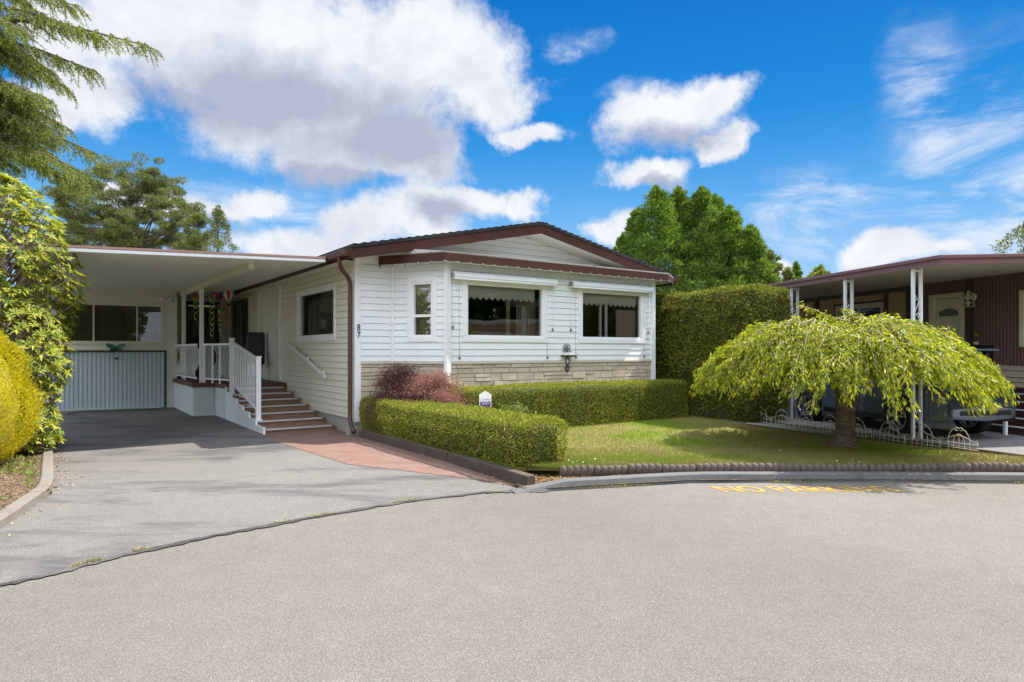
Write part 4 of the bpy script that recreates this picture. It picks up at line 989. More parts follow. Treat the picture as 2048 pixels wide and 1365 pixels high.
def tassel(u,v,x,cols,ln,label):
    c=place(u,v,x); t=thing('wind_spinner',label,'wind spinner',c,'A','hanging wind spinners')
    for k,m in enumerate(cols[:3]):
        a=k*2.1; MB().lathe((c[0]+.05*math.cos(a),c[1]+.05*math.sin(a),c[2]+.03*(1-k)),[(0,.05),(.035,.035),(.05,0),(.035,-.035),(0,-.05)],10).build('flower',m,t)
    helix(t,(c[0],c[1],c[2]-.05),ln,.07,ln*3.2,cols[-2:],.05)
    MB().tube([(c[0],c[1],c[2]+.04),(c[0],c[1],crz(c[0],c[1]))],.004,4).build('cord',BLACK,t)
tassel(424,594,-1.15,[CO,CR,CG,CY],1.0,'yellow spiral wind spinner under an orange flower head')
tassel(391,596,-1.35,[CO,CR,CY,CG],.55,'short red and green foil spinner behind the carport post')
tassel(441,622,-.75,[CG,CBl,CY,CBl],.65,'teal and yellow twisted ribbon spinner under the purple balloon')
# hose on the driveway
hp=[GA(330,800,.3),GA(332,812,.12),GA(322,818),GA(300,821),GA(260,823),GA(200,824),GA(160,826),GA(135,829)]
hz=[.35,.15,.03,.02,.02,.02,.02,.02]
b=MB(); b.tube(spline([(x,y,z) for (x,y),z in zip(hp,hz)],6),.012,6); tag(b.build('garden_hose',GREENH,None,'A',(hp[3][0],hp[3][1],0)),'green garden hose lying along the foot of garage door','hose')
# ------------------------------------------------------------ timbers and edging blocks
tp=[((.0,-.35),(-.0,-3.62)),((-.02,-3.68),(-.12,-5.72))]
for i,(a,c) in enumerate(tp):
    t=MB(); t.bar((*a,.075),(*c,.075),.12,.15)
    o=t.build('landscape_timber',TIMBER,None,'A',((a[0]+c[0])/2,(a[1]+c[1])/2,0),bevel=.012)
    tag(o,['weathered timber edging beside the brick path nearest the house','weathered timber edging at road end of the clipped hedge'][i],'timber','timber edging under the hedge')
# rod pin at the joint is part of the second timber
def eblock(seed):
    r=random.Random(seed); b=MB(); n=5; wv_=.085
    for i in range(n):
        x=(i-(n-1)/2)*wv_; b.lathe((x,0,0),[(0,.0),(.046,.0),(.047,.10+r.uniform(-.006,.006)),(.036,.122),(.018,.132),(0,.134)],10)
    b.box(-n*wv_/2,n*wv_/2,-.025,.03,.0,.10); return b
eb=None; L=0; path=spline(LB[1:],10); acc=0; nxt=.25; cnt=0
pl=[p for p in path]
EBL=['nearest the hedge end','second from the hedge end','third from the hedge end','fourth from the hedge end','fifth from the hedge end','sixth from the hedge end','seventh from the hedge end','just left of the cherry shadow','under the left of the cherry crown','left of the cherry trunk','in front of the cherry trunk','right of the cherry trunk','fifth from the right photo edge','fourth from the right photo edge','third from the right photo edge','second from the right photo edge','at the right photo edge']
for a,c in zip(pl[:-1],pl[1:]):
    sl_=(c-a).length
    while acc+sl_>=nxt and cnt<16:
        s_=(nxt-acc)/sl_; p=a.lerp(c,s_); d_=c-a
        if eb is None: eb=eblock(1).build('edging_block',EDGE,None); o=eb
        else: o=eb.copy(); COL.objects.link(o)
        o.location=(p.x,p.y,.05); o.rotation_euler=(rnd.uniform(-.03,.03),rnd.uniform(-.015,.015),math.atan2(d_.y,d_.x)+rnd.uniform(-.03,.03)); o.scale=(1,1,rnd.uniform(.93,1.08))
        tag(o,'scalloped brown concrete lawn edging block, '+EBL[cnt],'edging block','scalloped edging blocks along the lawn'); cnt+=1; nxt+=.435
    acc+=sl_
# ------------------------------------------------------------ hedges
def hedge(name,label,fr,x0,x1,y0,y1,z0,z1,n,mat,Ls,Ws,rad=.12,amp=.04,seed=1,core=LF_HB,updir=.35,faces=None,group=None,under=0):
    t=thing(name,label,'hedge',((x0+x1)/2,(y0+y1)/2,z0),fr,group)
    A_=[((x1-x0)*(z1-z0),1,-1),((x1-x0)*(z1-z0),1,1),((y1-y0)*(z1-z0),0,-1),((y1-y0)*(z1-z0),0,1),((x1-x0)*(y1-y0),2,1)]
    wts=np.array([a[0] for a in A_]); 
    if faces: wts=wts*np.array(faces)
    ch=NR.choice(5,n,p=wts/wts.sum()); P=np.column_stack([NR.uniform(x0,x1,n),NR.uniform(y0,y1,n),NR.uniform(z0,z1,n)])
    Nn=np.zeros((n,3))
    for k,(a_,ax,sg) in enumerate(A_):
        m=ch==k; P[m,ax]={0:(x0,x1),1:(y0,y1),2:(z0,z1)}[ax][(sg+1)//2]; Nn[m,ax]=sg
    lo_=np.array([x0+rad,y0+rad,z0-1]); hi_=np.array([x1-rad,y1-rad,z1-rad]); Q=np.clip(P,lo_,hi_); dv=P-Q; ln_=np.linalg.norm(dv,axis=1,keepdims=True)
    m=ln_[:,0]>rad; dv[m]=dv[m]/ln_[m]*rad; P=Q+dv; Nn=unit(np.where(ln_>1e-6,dv/np.maximum(ln_,1e-6),Nn))
    disp=rnoise(P,7,seed)*amp*.6+rnoise(P,2.2,seed+1)*amp-np.abs(NR.normal(0,.022,n))
    if under:   # sides pull in towards the ground
        cx,cy=(x0+x1)/2,(y0+y1)/2; k=np.clip(1-(P[:,2]-z0)/(.45*(z1-z0)),0,1)[:,None]*under
        P[:,0:1]-=np.sign(P[:,0:1]-cx)*k*np.minimum(1,np.abs(P[:,0:1]-cx)*3); P[:,1:2]-=np.sign(P[:,1:2]-cy)*k
    sh_=NR.random(n)<.02; disp=disp+sh_*NR.uniform(.01,.06,n)
    P=P+Nn*disp[:,None]
    D=Nn*.7+NR.normal(size=(n,3))*.55; D[:,2]+=updir
    leaves('foliage',P,D,NR.uniform(*Ls,n),NR.uniform(*Ws,n),mat,t,fr)
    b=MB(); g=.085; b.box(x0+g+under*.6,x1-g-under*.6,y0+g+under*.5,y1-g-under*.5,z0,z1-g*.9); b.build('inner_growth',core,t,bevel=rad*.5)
    q=MB(); r=random.Random(seed)
    for i in range(int(max(x1-x0,y1-y0)*5)):
        x,y=r.uniform(x0+.1,x1-.1),r.uniform(y0+.08,y1-.08); q.tube([(x,y,z0-.05),(x+r.uniform(-.1,.1),y+r.uniform(-.1,.1),z0+.3)],[.012,.006],5)
    q.build('stems',BARK2,t); return t
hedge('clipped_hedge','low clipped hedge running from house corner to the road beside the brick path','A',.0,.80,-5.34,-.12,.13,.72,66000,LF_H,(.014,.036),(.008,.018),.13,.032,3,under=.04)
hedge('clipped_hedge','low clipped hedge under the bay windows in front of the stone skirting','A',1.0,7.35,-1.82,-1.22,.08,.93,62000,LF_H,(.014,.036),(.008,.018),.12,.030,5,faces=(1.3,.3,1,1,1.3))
# tall hedge, own frame
hp0=Vector((4.95,13.35,0)); hdir=math.atan2(.897,-.442); FR['H']=(hp0.x,hp0.y,hdir)
hedge('tall_cedar_hedge','tall clipped cedar hedge wall between the white house and neighbour','H',0,8,-1.2,.0,.05,2.98,90000,LF_T,(.035,.075),(.014,.030),.22,.085,9,updir=.1,faces=(.5,2.0,1.6,.1,1.0),under=.12)
# ------------------------------------------------------------ trees
def crown_clumps(C,Rr,per,Ls,Ws,mat,parent,style='round',flat=.6,out=None,drop=0.,name='foliage'):
    """C centres (k,3), Rr radii, per leaves each -> leaf clumps"""
    k=len(C); n=k*per; idx=np.repeat(np.arange(k),per); r=NR.random(n)**.5
    dv=unit(NR.normal(size=(n,3))); off=dv*(r*Rr[idx])[:,None]; off[:,2]*=flat
    P=C[idx]+off
    D=dv+NR.normal(size=(n,3))*.45
    if out is not None: D+=out[idx]*.9
    D[:,2]+=.25-drop
    return leaves(name,P,D,NR.uniform(*Ls,n),NR.uniform(*Ws,n),mat,parent)
def trunk(parent,pts,r,mat,n=10,name='trunk'):
    return MB().tube(pts,r,n).build(name,mat,parent)
# weeping cherry on the lawn
TC=Vector((5.28,10.38,lawnz(5.28,10.38)))
ch=thing('weeping_cherry_tree','small weeping tree with umbrella shaped yellow green crown on the lawn','tree',tuple(TC))
b=MB(); n=22; prof=[]; vs=[]
levels=[(-.06,.31),(.0,.24),(.05,.185),(.15,.155),(.35,.14),(.6,.135),(.8,.145),(.93,.16),(1.05,.14),(1.25,.09)]
lv_=levels; levels=[(h_,float(np.interp(h_,[a[0] for a in lv_],[a[1] for a in lv_]))+rnd.uniform(-.007,.007)) for h_ in np.linspace(-.06,1.25,44)]
for h,r in levels:
    for k in range(n):
        a=2*PI*k/n; rr=(r+rnd.uniform(-.004,.004))*(1+.07*math.sin(3*a+h*4)+.05*math.sin(7*a+h*2)+(.25*max(0,math.sin(5*a))**3 if h<.06 else 0))
        vs.append((TC.x+rr*math.cos(a)+.02*math.sin(h*3),TC.y+rr*math.sin(a),TC.z+h))
b.add(vs,[(i*n+k,i*n+(k+1)%n,(i+1)*n+(k+1)%n,(i+1)*n+k) for i in range(len(levels)-1) for k in range(n)],True)
b.add([(TC.x+.22,TC.y-.1,TC.z+.72),(TC.x+.3,TC.y-.12,TC.z+.75)],[]); b.tube([(TC.x+.10,TC.y-.1,TC.z+.82),(TC.x+.19,TC.y-.12,TC.z+.76)],[.06,.04],9)
b.build('trunk',BARK,ch)
def czr(r,th):   # crown surface height at radius r
    R_=2.45*(1+.05*math.sin(3*th+1)+.035*math.sin(7*th))
    q=np.interp(r/R_,[0,.3,.5,.62,.78,.92,1.0],[1.98,1.99,1.96,1.86,1.64,1.36,1.08])
    return q+.07*math.sin(5*th+2*r)+.045*math.sin(11*th+r*5)+.03*math.sin(17*th-r*9)
rt=random.Random(5); LP=[];LD=[]; br=MB(); lb=MB()
hubs=[]
for k in range(9):
    a=2*PI*k/9+rt.uniform(-.2,.2); r=rt.uniform(.5,1.3); p=[TC+Vector((0,0,1.1)),TC+Vector((.35*r*math.cos(a),.35*r*math.sin(a),1.5)),Vector((TC.x+r*math.cos(a),TC.y+r*math.sin(a),1.93))]
    lb.tube(spline([tuple(q) for q in p],4),[.07-.05*i/8 for i in range(9)],7); hubs.append(p[-1])
for k in range(860):
    th=2*PI*((k*.6180339)%1)+rt.uniform(-.08,.08); R_=2.45*(1+.05*math.sin(3*th+1)+.035*math.sin(7*th))
    r0=rt.uniform(0,.55)*R_; lay=rt.random()**1.5                      # 0 = outer shell, 1 = deep inside
    rend=R_*(rt.uniform(.55,1.0)**.8 if lay<.75 else rt.uniform(.45,.9)); r0=min(r0,rend-.35); r0=max(r0,.02)
    drop=rt.uniform(.0,.42)*(1 if k%3 else .3); dth=rt.uniform(-.25,.25); pts=[]
    for i in range(9):
        s_=i/8; r=r0+(rend-r0)*(s_**.85); t2=th+dth*s_; z=czr(r,t2)-.30*lay-.02
        z-= drop*max(0,s_-.65)*2.2*.6
        z+= .04*math.sin(k+i)
        pts.append(Vector((TC.x-.17+r*.86*math.cos(t2),TC.y+r*1.10*math.sin(t2),max(z,.80+.14*rt.random()))))
    br.tube(pts,[.011-.0011*i for i in range(9)],4,caps=False)
    for i in range(8):
        a,c=pts[i],pts[i+1]; d_=(c-a); L=d_.length; d_.normalize(); m_l=max(2,int(L/.0105*(.8 if i<3 else 1.15)))
        for j in range(m_l):
            p=a.lerp(c,(j+rt.random())/m_l); sd=Vector((-d_.y,d_.x,0)); sg=-1 if j%2 else 1
            LP.append(p); LD.append(d_*.75+sd*sg*rt.uniform(.2,.8)+Vector((rt.gauss(0,.2),rt.gauss(0,.2),-.35+rt.gauss(0,.25))))
lb.build('limbs',BARK,ch); br.build('branches',TWIG,ch)
# two stray shoots rising from the top
st2=MB()
for (u,v,u2,v2) in ((1690,655,1600,612),(1720,655,1690,622)):
    a,c=VX(u,v,10.2),VX(u2,v2,10.0); pts=[a.lerp(c,i/6)+Vector((0,0,.05*math.sin(PI*i/6))) for i in range(7)]; st2.tube(pts,.006,4)
    for i in range(130): p=a.lerp(c,rt.random())+Vector((0,0,.035)); LP.append(p); LD.append((c-a).normalized()*.5+Vector((rt.gauss(0,.4),rt.gauss(0,.4),-.5)))
st2.build('shoots',TWIG,ch)
LP=np.array([tuple(p) for p in LP]); LD=np.array([tuple(p) for p in LD]); n=len(LP)
leaves('crown',LP+NR.normal(0,.03,(n,3)),LD,NR.uniform(.045,.11,n),NR.uniform(.014,.032,n),LF_C,ch,fold=.22,bend=.15)
print('cherry leaves',n)
# red maple by the bay
def maple(name,label,c,rx,ry,h,n,mat,seed):
    t=thing(name,label,'shrub',(c[0],c[1],.08),'A','laceleaf maples by the bay'); r=random.Random(seed)
    b=MB()
    for k in range(14):
        a=r.uniform(0,2*PI); rr=r.uniform(.4,.9); b.tube(spline([(c[0],c[1],.08),(c[0]+.2*rx*math.cos(a),c[1]+.2*ry*math.sin(a),h*.7),(c[0]+rr*rx*math.cos(a),c[1]+rr*ry*math.sin(a),h*.6)],4),[.025-.0028*i for i in range(9)],5)
    b.build('stems',BARK2,t)
    k=120; th=NR.uniform(0,2*PI,k); rr=NR.random(k)**.5; C=np.column_stack([c[0]+rx*rr*np.cos(th),c[1]+ry*rr*np.sin(th),.08+h*(1-rr**2*.75)-NR.random(k)*.22*h])
    m=n//k; idx=np.repeat(np.arange(k),m); N_=k*m; P=C[idx]+NR.normal(size=(N_,3))*[.11,.11,.045]
    D=np.column_stack([np.cos(th[idx]),np.sin(th[idx]),-np.ones(N_)*.6])+NR.normal(size=(N_,3))*.5
    leaves('foliage',P,D,NR.uniform(.03,.07,N_),NR.uniform(.005,.011,N_),mat,t,'A'); return t
maple('red_laceleaf_maple','dark red laceleaf maple against the stone skirting near the house corner',(.56,-.74),.50,.5,1.28,24000,LF_M,3)
maple('sun_tinted_laceleaf_maple','laceleaf maple with sunlight painted into its dusty pink leaves, spilling over the hedge behind the yard sign',(.86,-1.42),.60,.85,1.12,34000,LF_MP,4)
# small seedling above the hedge near (1040,820)
t=thing('seedling_shrub','light green seedling poking above the low hedge end','shrub',(.86,-3.9,.1),'A')
MB().tube([(.86,-3.9,.1),(.86,-3.92,.7)],.008,5).build('stem',BARK2,t)
Ps=NR.normal(size=(260,3))*[.10,.13,.05]+[.86,-3.95,.74]; leaves('foliage',Ps,NR.normal(size=(260,3))+[0,0,.6],.045,.02,LF_GR,t,'A')
# yard sign
sx,sy=.98,-3.02; sgn=thing('yard_sign','small white and purple shield shaped security sign behind the low hedge','sign',(sx,sy,.1),'A')
MB().box(sx-.012,sx+.012,sy+.006,sy+.018,.1,.75).build('stake',METW,sgn)
w2_=.115; Z0=.695; shape=[(-w2_,.20),(-w2_*.98,.04),(-w2_*.82,-.05),(-w2_*.4,-.11),(0,-.135),(w2_*.4,-.11),(w2_*.82,-.05),(w2_*.98,.04),(w2_,.20),(w2_*.5,.235),(0,.265),(-w2_*.5,.235)]
MB().ext([(sx+x,sy,Z0+z) for x,z in shape],(0,.006,0)).build('sign_panel',WTRIM,sgn)
low_=[(-w2_*.86,.095),(-w2_*.84,.03),(-w2_*.70,-.05),(-w2_*.3,-.10),(0,-.12),(w2_*.3,-.10),(w2_*.70,-.05),(w2_*.84,.03),(w2_*.86,.095)]
MB().ext([(sx+x,sy-.004,Z0+z) for x,z in low_],(0,.003,0)).build('purple_field',PURPLE,sgn)
for s_,zz,sz,mt in (('LC PATROL',.125,.036,PURPLE),('MONITORED',.075,.028,WTRIM),('SECURITY',.05,.028,WTRIM)):
    me=textmesh(s_,sz,.0006)
    for v in me.vertices: x,y,z=v.co; v.co=(x,(-.0062)-z,Z0+zz+y-.1)
    link('lettering',me,mt,sgn)
# rhododendron
rh=thing('rhododendron_shrub','tall rhododendron with large glossy yellow green leaves left of the driveway','shrub',(-7.95,9.65,.05))
r=random.Random(9); RP_=[];RD=[];RU=[]; b=MB()
c0=Vector((-7.95,9.65,0))
for k in range(3400):
    zz=r.uniform(.15,4.25); q=math.sqrt(max(.02,1-((max(0,zz-2.7))/1.58)**2)) if zz>2.7 else (.72+.28*min(1,zz/1.5))
    th=r.uniform(0,2*PI); lay=1-.38*r.random()**2.2
    bump=1+.07*math.sin(3*th+zz*2.2)+.06*math.sin(zz*5+th*2)
    p=Vector((c0.x+1.27*q*lay*bump*math.cos(th),c0.y+1.15*q*lay*bump*math.sin(th),zz)); nrm=Vector((math.cos(th),math.sin(th),.35 if zz<3.2 else 1.0)).normalized()
    ax=(nrm+Vector((0,0,.45))+Vector((r.gauss(0,.25),r.gauss(0,.25),r.gauss(0,.25)))).normalized()
    u_=ax.orthogonal().normalized(); v_=ax.cross(u_); m_l=r.randint(6,9); a0_=r.uniform(0,6)
    for j in range(m_l):
        a=a0_+2*PI*j/m_l+r.uniform(-.2,.2); dd=(u_*math.cos(a)+v_*math.sin(a))*1.0+ax*r.uniform(.05,.6)
        RP_.append(tuple(p)); RD.append(tuple(dd)); RU.append(tuple(ax))
    if k%4==0: b.tube([tuple(p-nrm*.55-Vector((0,0,.25))),tuple(p-nrm*.15-Vector((0,0,.06))),tuple(p)],[.014,.010,.007],4,caps=False)
for k in range(16):
    a=r.uniform(0,2*PI); b.tube(spline([(c0.x+.3*math.cos(a),c0.y+.3*math.sin(a),0),(c0.x+.7*math.cos(a),c0.y+.6*math.sin(a),1.5),(c0.x+.8*math.cos(a),c0.y+.7*math.sin(a),3.3)],4),[.05-.004*i for i in range(9)],6)
b.build('branches',TWIG,rh)
n=len(RP_); leaves('foliage',np.array(RP_),np.array(RD),NR.uniform(.07,.135,n),NR.uniform(.026,.046,n),LF_R,rh,up=np.array(RU)*2,fold=.12,bend=.12)
q=MB()
for i in range(3): pass
# golden cypress
gc=thing('golden_cypress_shrub','rounded golden yellow cypress shrub at the left edge','shrub',(-7.15,8.45,.05))
n=52000; th=NR.uniform(0,2*PI,n); hz_=NR.random(n)**.9; zz=.12+2.02*hz_
prof=np.interp(hz_,[0,.12,.4,.7,.88,1],[.62,.9,1.0,.80,.5,.05]); lay=1-np.abs(NR.normal(0,.07,n))+.05*NR.random(n)**3
lump=1+.12*rnoise(np.column_stack([np.cos(th)*2,np.sin(th)*2,zz*1.6]),2.2,4)+.10*rnoise(np.column_stack([np.cos(th)*4,np.sin(th)*4,zz*4]),2.2,6)
P=np.column_stack([-7.25+.90*prof*lay*lump*np.cos(th),8.45+.90*prof*lay*lump*np.sin(th),zz])
D=np.column_stack([np.cos(th)*.6,np.sin(th)*.6,np.ones(n)*.9])+NR.normal(size=(n,3))*.35
leaves('foliage',P,D,NR.uniform(.02,.06,n),NR.uniform(.006,.014,n),LF_G,gc)
b=MB(); b.lathe((-7.25,8.45,0),[(.42,.05),(.62,.25),(.70,.9),(.56,1.45),(.30,1.80),(0,1.9)],20); b.build('inner_growth',paint('golden_core',(.30,.25,.012),.9,.3,6),gc)
MB().tube([(-7.15,8.45,-.03),(-7.15,8.45,1.2)],[.08,.04],8).build('trunk',BARK2,gc)
# big deodar cedar at the left edge, trunk out of frame
cd=thing('deodar_cedar_tree','tall drooping cedar whose feathery branches reach in at upper left','tree',(-11.2,12.3,0))
T0=Vector((-11.2,12.3,0)); trunk(cd,[T0,T0+Vector((0,0,4)),T0+Vector((.05,0,9)),T0+Vector((.1,0,13))],[.36,.27,.15,.04],BARK2)
tips=[(90,195,11),(60,210,12),(110,262,13),(75,250,11.4),(45,270,12),(80,320,12.2),(120,320,12.8),(30,300,11.2),(20,220,11.8),(60,150,12.2),(100,140,12.8),(298,92,11.6),(150,12,12.2),(190,70,11.9),(185,140,11.8),(130,172,12.4),(95,215,11.6),(125,250,12.6),(188,305,12.0),(150,338,11.4),(120,352,12.8),(60,120,13.2),(40,60,11.0),(30,190,13.0),(60,290,13.4),(165,372,13.0),(20,330,11.5),(70,20,13),(10,250,12.4),(40,-30,12.4),(160,-60,12),(60,235,12.2),(100,285,11.9)]
r=random.Random(12); NP=[];ND=[]; b=MB()
def twiggy(a,d_,L,droop,dens=1.):
    pts=[]; 
    for i in range(6):
        s_=i/5; pts.append(a+d_*L*s_+Vector((0,0,-droop*L*s_*s_)))
    b.tube(pts,[.007*(1-s_*.13) for s_ in range(6)],4,caps=False)
    for i in range(5):
        p,q=pts[i],pts[i+1]; m_l=max(2,int((q-p).length/.008*dens))
        for j in range(m_l):
            pp_=p.lerp(q,r.random()); NP.append(tuple(pp_)); e=(q-p).normalized(); NDv=e*.5+Vector((r.gauss(0,.6),r.gauss(0,.6),r.gauss(0,.5)-.1)); ND.append(tuple(NDv))
for (u,v,Z) in tips:
    tip=VX(u,v,Z); bs_=Vector((T0.x,T0.y,min(12.5,max(1.5,tip.z+r.uniform(.3,.9))))); mid=bs_.lerp(tip,.5)+Vector((0,0,.35))
    sp_=spline([tuple(bs_),tuple(mid),tuple(tip)],10); m=len(sp_); b.tube(sp_,[.045*(1-i/m)+.006 for i in range(m)],5,caps=False)
    for i in range(3,m-1):
        f_=i/m; dirn=(sp_[i+1]-sp_[i]).normalized(); sdv=Vector((-dirn.y,dirn.x,0)).normalized()
        for sg in (-1,1):
            L_b=(1.0*(1-f_)+.18)*r.uniform(.6,1.1)
            dd=(dirn*.75+sdv*sg*r.uniform(.5,1)).normalized(); p=sp_[i].lerp(sp_[i+1],r.random())
            twiggy(p,dd,L_b,.35,1.0)
            for kk in range(4):
                pp_=p+dd*L_b*(.2+.2*kk); twiggy(pp_,(dirn*.6+Vector((r.gauss(0,.4),r.gauss(0,.4),-.35))).normalized(),.24*r.uniform(.6,1.2),.5,.9)
b.build('branches',BARK2,cd); n=len(NP); print('cedar',n)
leaves('foliage',np.array(NP),np.array(ND),NR.uniform(.03,.065,n),NR.uniform(.008,.014,n),LF_D,cd)
# spreading pine behind the carport
pn=thing('spreading_pine_tree','broad dark pine with gaps in its crown behind the carport roof','tree',tuple(VX(270,702,28))[:2]+(0,))
pc=[(255,440,26),(275,425,22),(235,455,24),(300,435,22),(265,470,24),(215,440,22),(150,400,30),(170,360,30),(205,352,34),(245,348,30),(285,352,30),(320,362,28),(345,385,28),(372,412,24),(388,440,22),(385,470,24),(350,445,26),(345,480,28),(300,485,32),(260,490,30),(200,490,32),(165,470,28),(150,440,26),(195,410,34),(230,385,30),(190,450,28),(270,395,26),(320,410,22),(300,375,24),(225,470,24),(160,495,28),(400,485,20),(140,360,22),(130,420,24),(110,470,30),(115,390,26),(235,430,16),(330,455,18),(360,500,30),(250,505,30),(300,505,30),(395,505,22),(180,380,20)]
C=[];Rr=[]; r=random.Random(4)
b=MB(); root=VX(255,640,28.0); crownbase=VX(262,520,28.0)
b.tube([Vector((crownbase.x,28,0)),crownbase,VX(250,470,28)],[.35,.28,.2],9)
for (u,v,pr_) in pc:
    Z=28+r.uniform(-2.2,2.2); c=VX(u,v,Z)
    b.tube(spline([tuple(VX(255+r.uniform(-12,12),r.uniform(430,560),28)),tuple(VX(255,470,28).lerp(c,.5)+Vector((r.gauss(0,.4),0,r.gauss(0,.3)))),tuple(c)],4),[.04-.0035*i for i in range(9)],5,caps=False)
    for k in range(14):
        o_=Vector((r.gauss(0,.55),r.gauss(0,.6),r.gauss(0,.42)))*pr_*28/F; C.append(tuple(c+o_)); Rr.append(pr_*28/F*r.uniform(.30,.5))
b.build('trunk',BARK2,pn)
crown_clumps(np.array(C),np.array(Rr),300,(.07,.15),(.014,.026),LF_P,pn,flat=.5)
# conifers
def conifer(name,label,x,y,h,rad,zb,per,nb,Ls,Ws,mat,group=None,seed=1,dens=1,droop=.3,power=.85,cr=.17,blunt=0):
    t=thing(name,label,'tree',(x,y,0),'W',group); r=random.Random(seed)
    MB().tube([(x,y,-.05),(x,y,h*.6),(x,y,h*.97)],[h*.022,h*.012,.02],7).build('trunk',BARK2,t)
    C=[];Rr=[];O=[]
    for k in range(nb):
        s_=r.random()**.8; z=zb+(h-zb)*s_; R_=rad*(1-s_)**power*(1+.18*math.sin(k))+.05*rad
        if blunt: R_=rad*math.sqrt(max(0,1-s_**2.2))+.04
        th=r.uniform(0,2*PI); q=R_*r.uniform(.62,1.0); C.append((x+q*math.cos(th),y+q*math.sin(th),z-droop*q*.4)); Rr.append(rad*cr*r.uniform(.7,1.4)*(1.15-.75*s_)); O.append((math.cos(th),math.sin(th),.3))
    for k in range(14): C.append((x+r.gauss(0,.02),y,h+.1-.022*k*h)); Rr.append(.10+.035*k*min(1.6,rad*cr*3)); O.append((0,0,1.5))
    crown_clumps(np.array(C),np.array(Rr),per,Ls,Ws,mat,t,flat=.75,out=np.array(O))
    return t
cyp=[(1313,384,24,190,'tall cypress, leftmost full height spire of the clump behind the hedge'),(1357,386,24.8,170,'tall cypress, second spire, in the middle of the clump'),(1403,385,24.2,170,'tall cypress, third spire, directly above the tall hedge'),(1458,424,23.6,165,'lower cypress with rounded spire right of the three tall spires'),(1500,462,23.2,140,'short broad cypress at the right shoulder of the clump'),(1275,428,25.2,130,'narrow cypress half hidden behind the tallest left spire'),(1247,478,24.4,110,'short cypress just above the white house eave'),(1430,400,26,150,'cypress set back between the third and fourth spires')]
for i,(u,v,Z,rp,lab) in enumerate(cyp):
    p=VX(u,v,Z); conifer('cypress_tree',lab,p.x,p.y,p.z,(rp*.74)*Z/F,.6,150,290,(.07,.17),(.018,.042),LF_Y,'cypress trees behind the tall hedge',20+i,droop=.1,power=.85,cr=.16)
p=VX(436,420,36); conifer('young_fir_tree','young light green fir above the carport roof right of the pine',p.x,p.y,p.z,2.5,3.0,60,130,(.10,.2),(.02,.04),LF_P,None,41,power=1.0,cr=.13)
p=VX(1541,512,32); conifer('distant_conifer_tree','slim light green tree beyond the right end of the cypress clump',p.x,p.y,p.z,1.0,.6,60,70,(.14,.26),(.05,.09),LF_P,'distant conifers beyond the neighbour roof',42,blunt=1,cr=.3)
p=VX(1593,533,50); conifer('distant_conifer_tree','small dark pointed conifer above the neighbour roof edge',p.x,p.y,p.z,1.1,.6,60,60,(.2,.35),(.06,.12),LF_Y,'distant conifers beyond the neighbour roof',43,cr=.25)
p=VX(1640,541,44); conifer('distant_leafy_tree','low pale leafy treetop showing over the neighbour roof',p.x,p.y,p.z,1.8,.6,60,70,(.2,.35),(.08,.14),LF_GR,None,44,blunt=1,cr=.25)
p=VX(1575,545,46); conifer('distant_leafy_tree','low pale green tree left of the small pointed conifer',p.x,p.y,p.z,1.0,.6,60,50,(.2,.35),(.08,.14),LF_P,None,48,blunt=1,cr=.25)
p=VX(2052,452,38); conifer('distant_pine_tree','open crowned tree above the brown house at the right edge',p.x,p.y,p.z,1.9,5.2,26,70,(.14,.3),(.04,.08),LF_P,None,45,blunt=1,cr=.2)
# ------------------------------------------------------------ neighbour house (frame B) - all heights scaled about the eye
kz=lambda z: H-(H-z)*KB
WX=3.67*KB; nh=thing('brown_mobile_home','brown ribbed mobile home with tan panels, cream door and stone skirting','house',(WX,4,SZ),'B')
def pB(u,x=WX):   # local y on the plane x=const seen at column u
    ox,oy,a=FR['B']; bx,by=ox+x*math.cos(a),oy+x*math.sin(a); k=(u-1024)/F
    return (k*by-bx)/(-math.sin(a)-k*math.cos(a))
def zB(u,v,x=WX):
    y=pB(u,x); ox,oy,a=FR['B']; Z=oy+x*math.sin(a)+y*math.cos(a); return H+(702-v)/F*Z
yfar=16.; ynear=-1.5
nw=((WX,yfar),(WX,ynear)); f,L=line_pos(*nw); Y=lambda y: yfar-y
zt_=kz(3.36); 
def ribbed(b,f,u0,u1,z0,z1,pitch=.07,dep=.012,ops=()):
    n_=int((u1-u0)/pitch); zs=sorted({z0,z1,*[z for o_ in ops for z in o_[2:]]})
    for i in range(n_):
        u=u0+(u1-u0)*i/n_; d_=(u1-u0)/n_
        for a,c in zip(zs[:-1],zs[1:]):
            if any(o_[0]<u+d_/2<o_[1] and o_[2]<(a+c)/2<o_[3] for o_ in ops): continue
            for ua,oa,ub,ob in ((u,0,u+d_*.15,dep),(u+d_*.15,dep,u+d_*.7,dep),(u+d_*.7,dep,u+d_*.85,0),(u+d_*.85,0,u+d_,0)):
                b.quad(f(ua,a,oa),f(ub,a,ob),f(ub,c,ob),f(ua,c,oa))
yd0,yd1=pB(1861),pB(1931)         # door trim sides (far, near)
yw0,yw1=pB(1672),pB(1768); zw1=zB(1720,606)
stb=zB(2040,732); stb0=zB(2040,776)
yn0=pB(2040)
ops=[(Y(yd0)+.02,Y(yd1)-.02,kz(.8),zB(1895,588)),(Y(yw0),Y(yw1),kz(1.9),zw1),(Y(yn0),Y(ynear),zB(2045,689),zB(2045,583))]
b=MB(); ribbed(b,f,0,L,stb,zt_,.075,.012,ops); b.build('wall',BBROWN,nh)
b=MB(); b.quad(f(0,0,-.02),f(L,0,-.02),f(L,stb0,-.02),f(0,stb0,-.02)); b.build('lower_skirt',DBROWN,nh)
stones((WX,yd1+.0),(WX,ynear),stb0,stb,nh,8)
stones((WX,yfar),(WX,yd0),stb0,stb,nh,9)
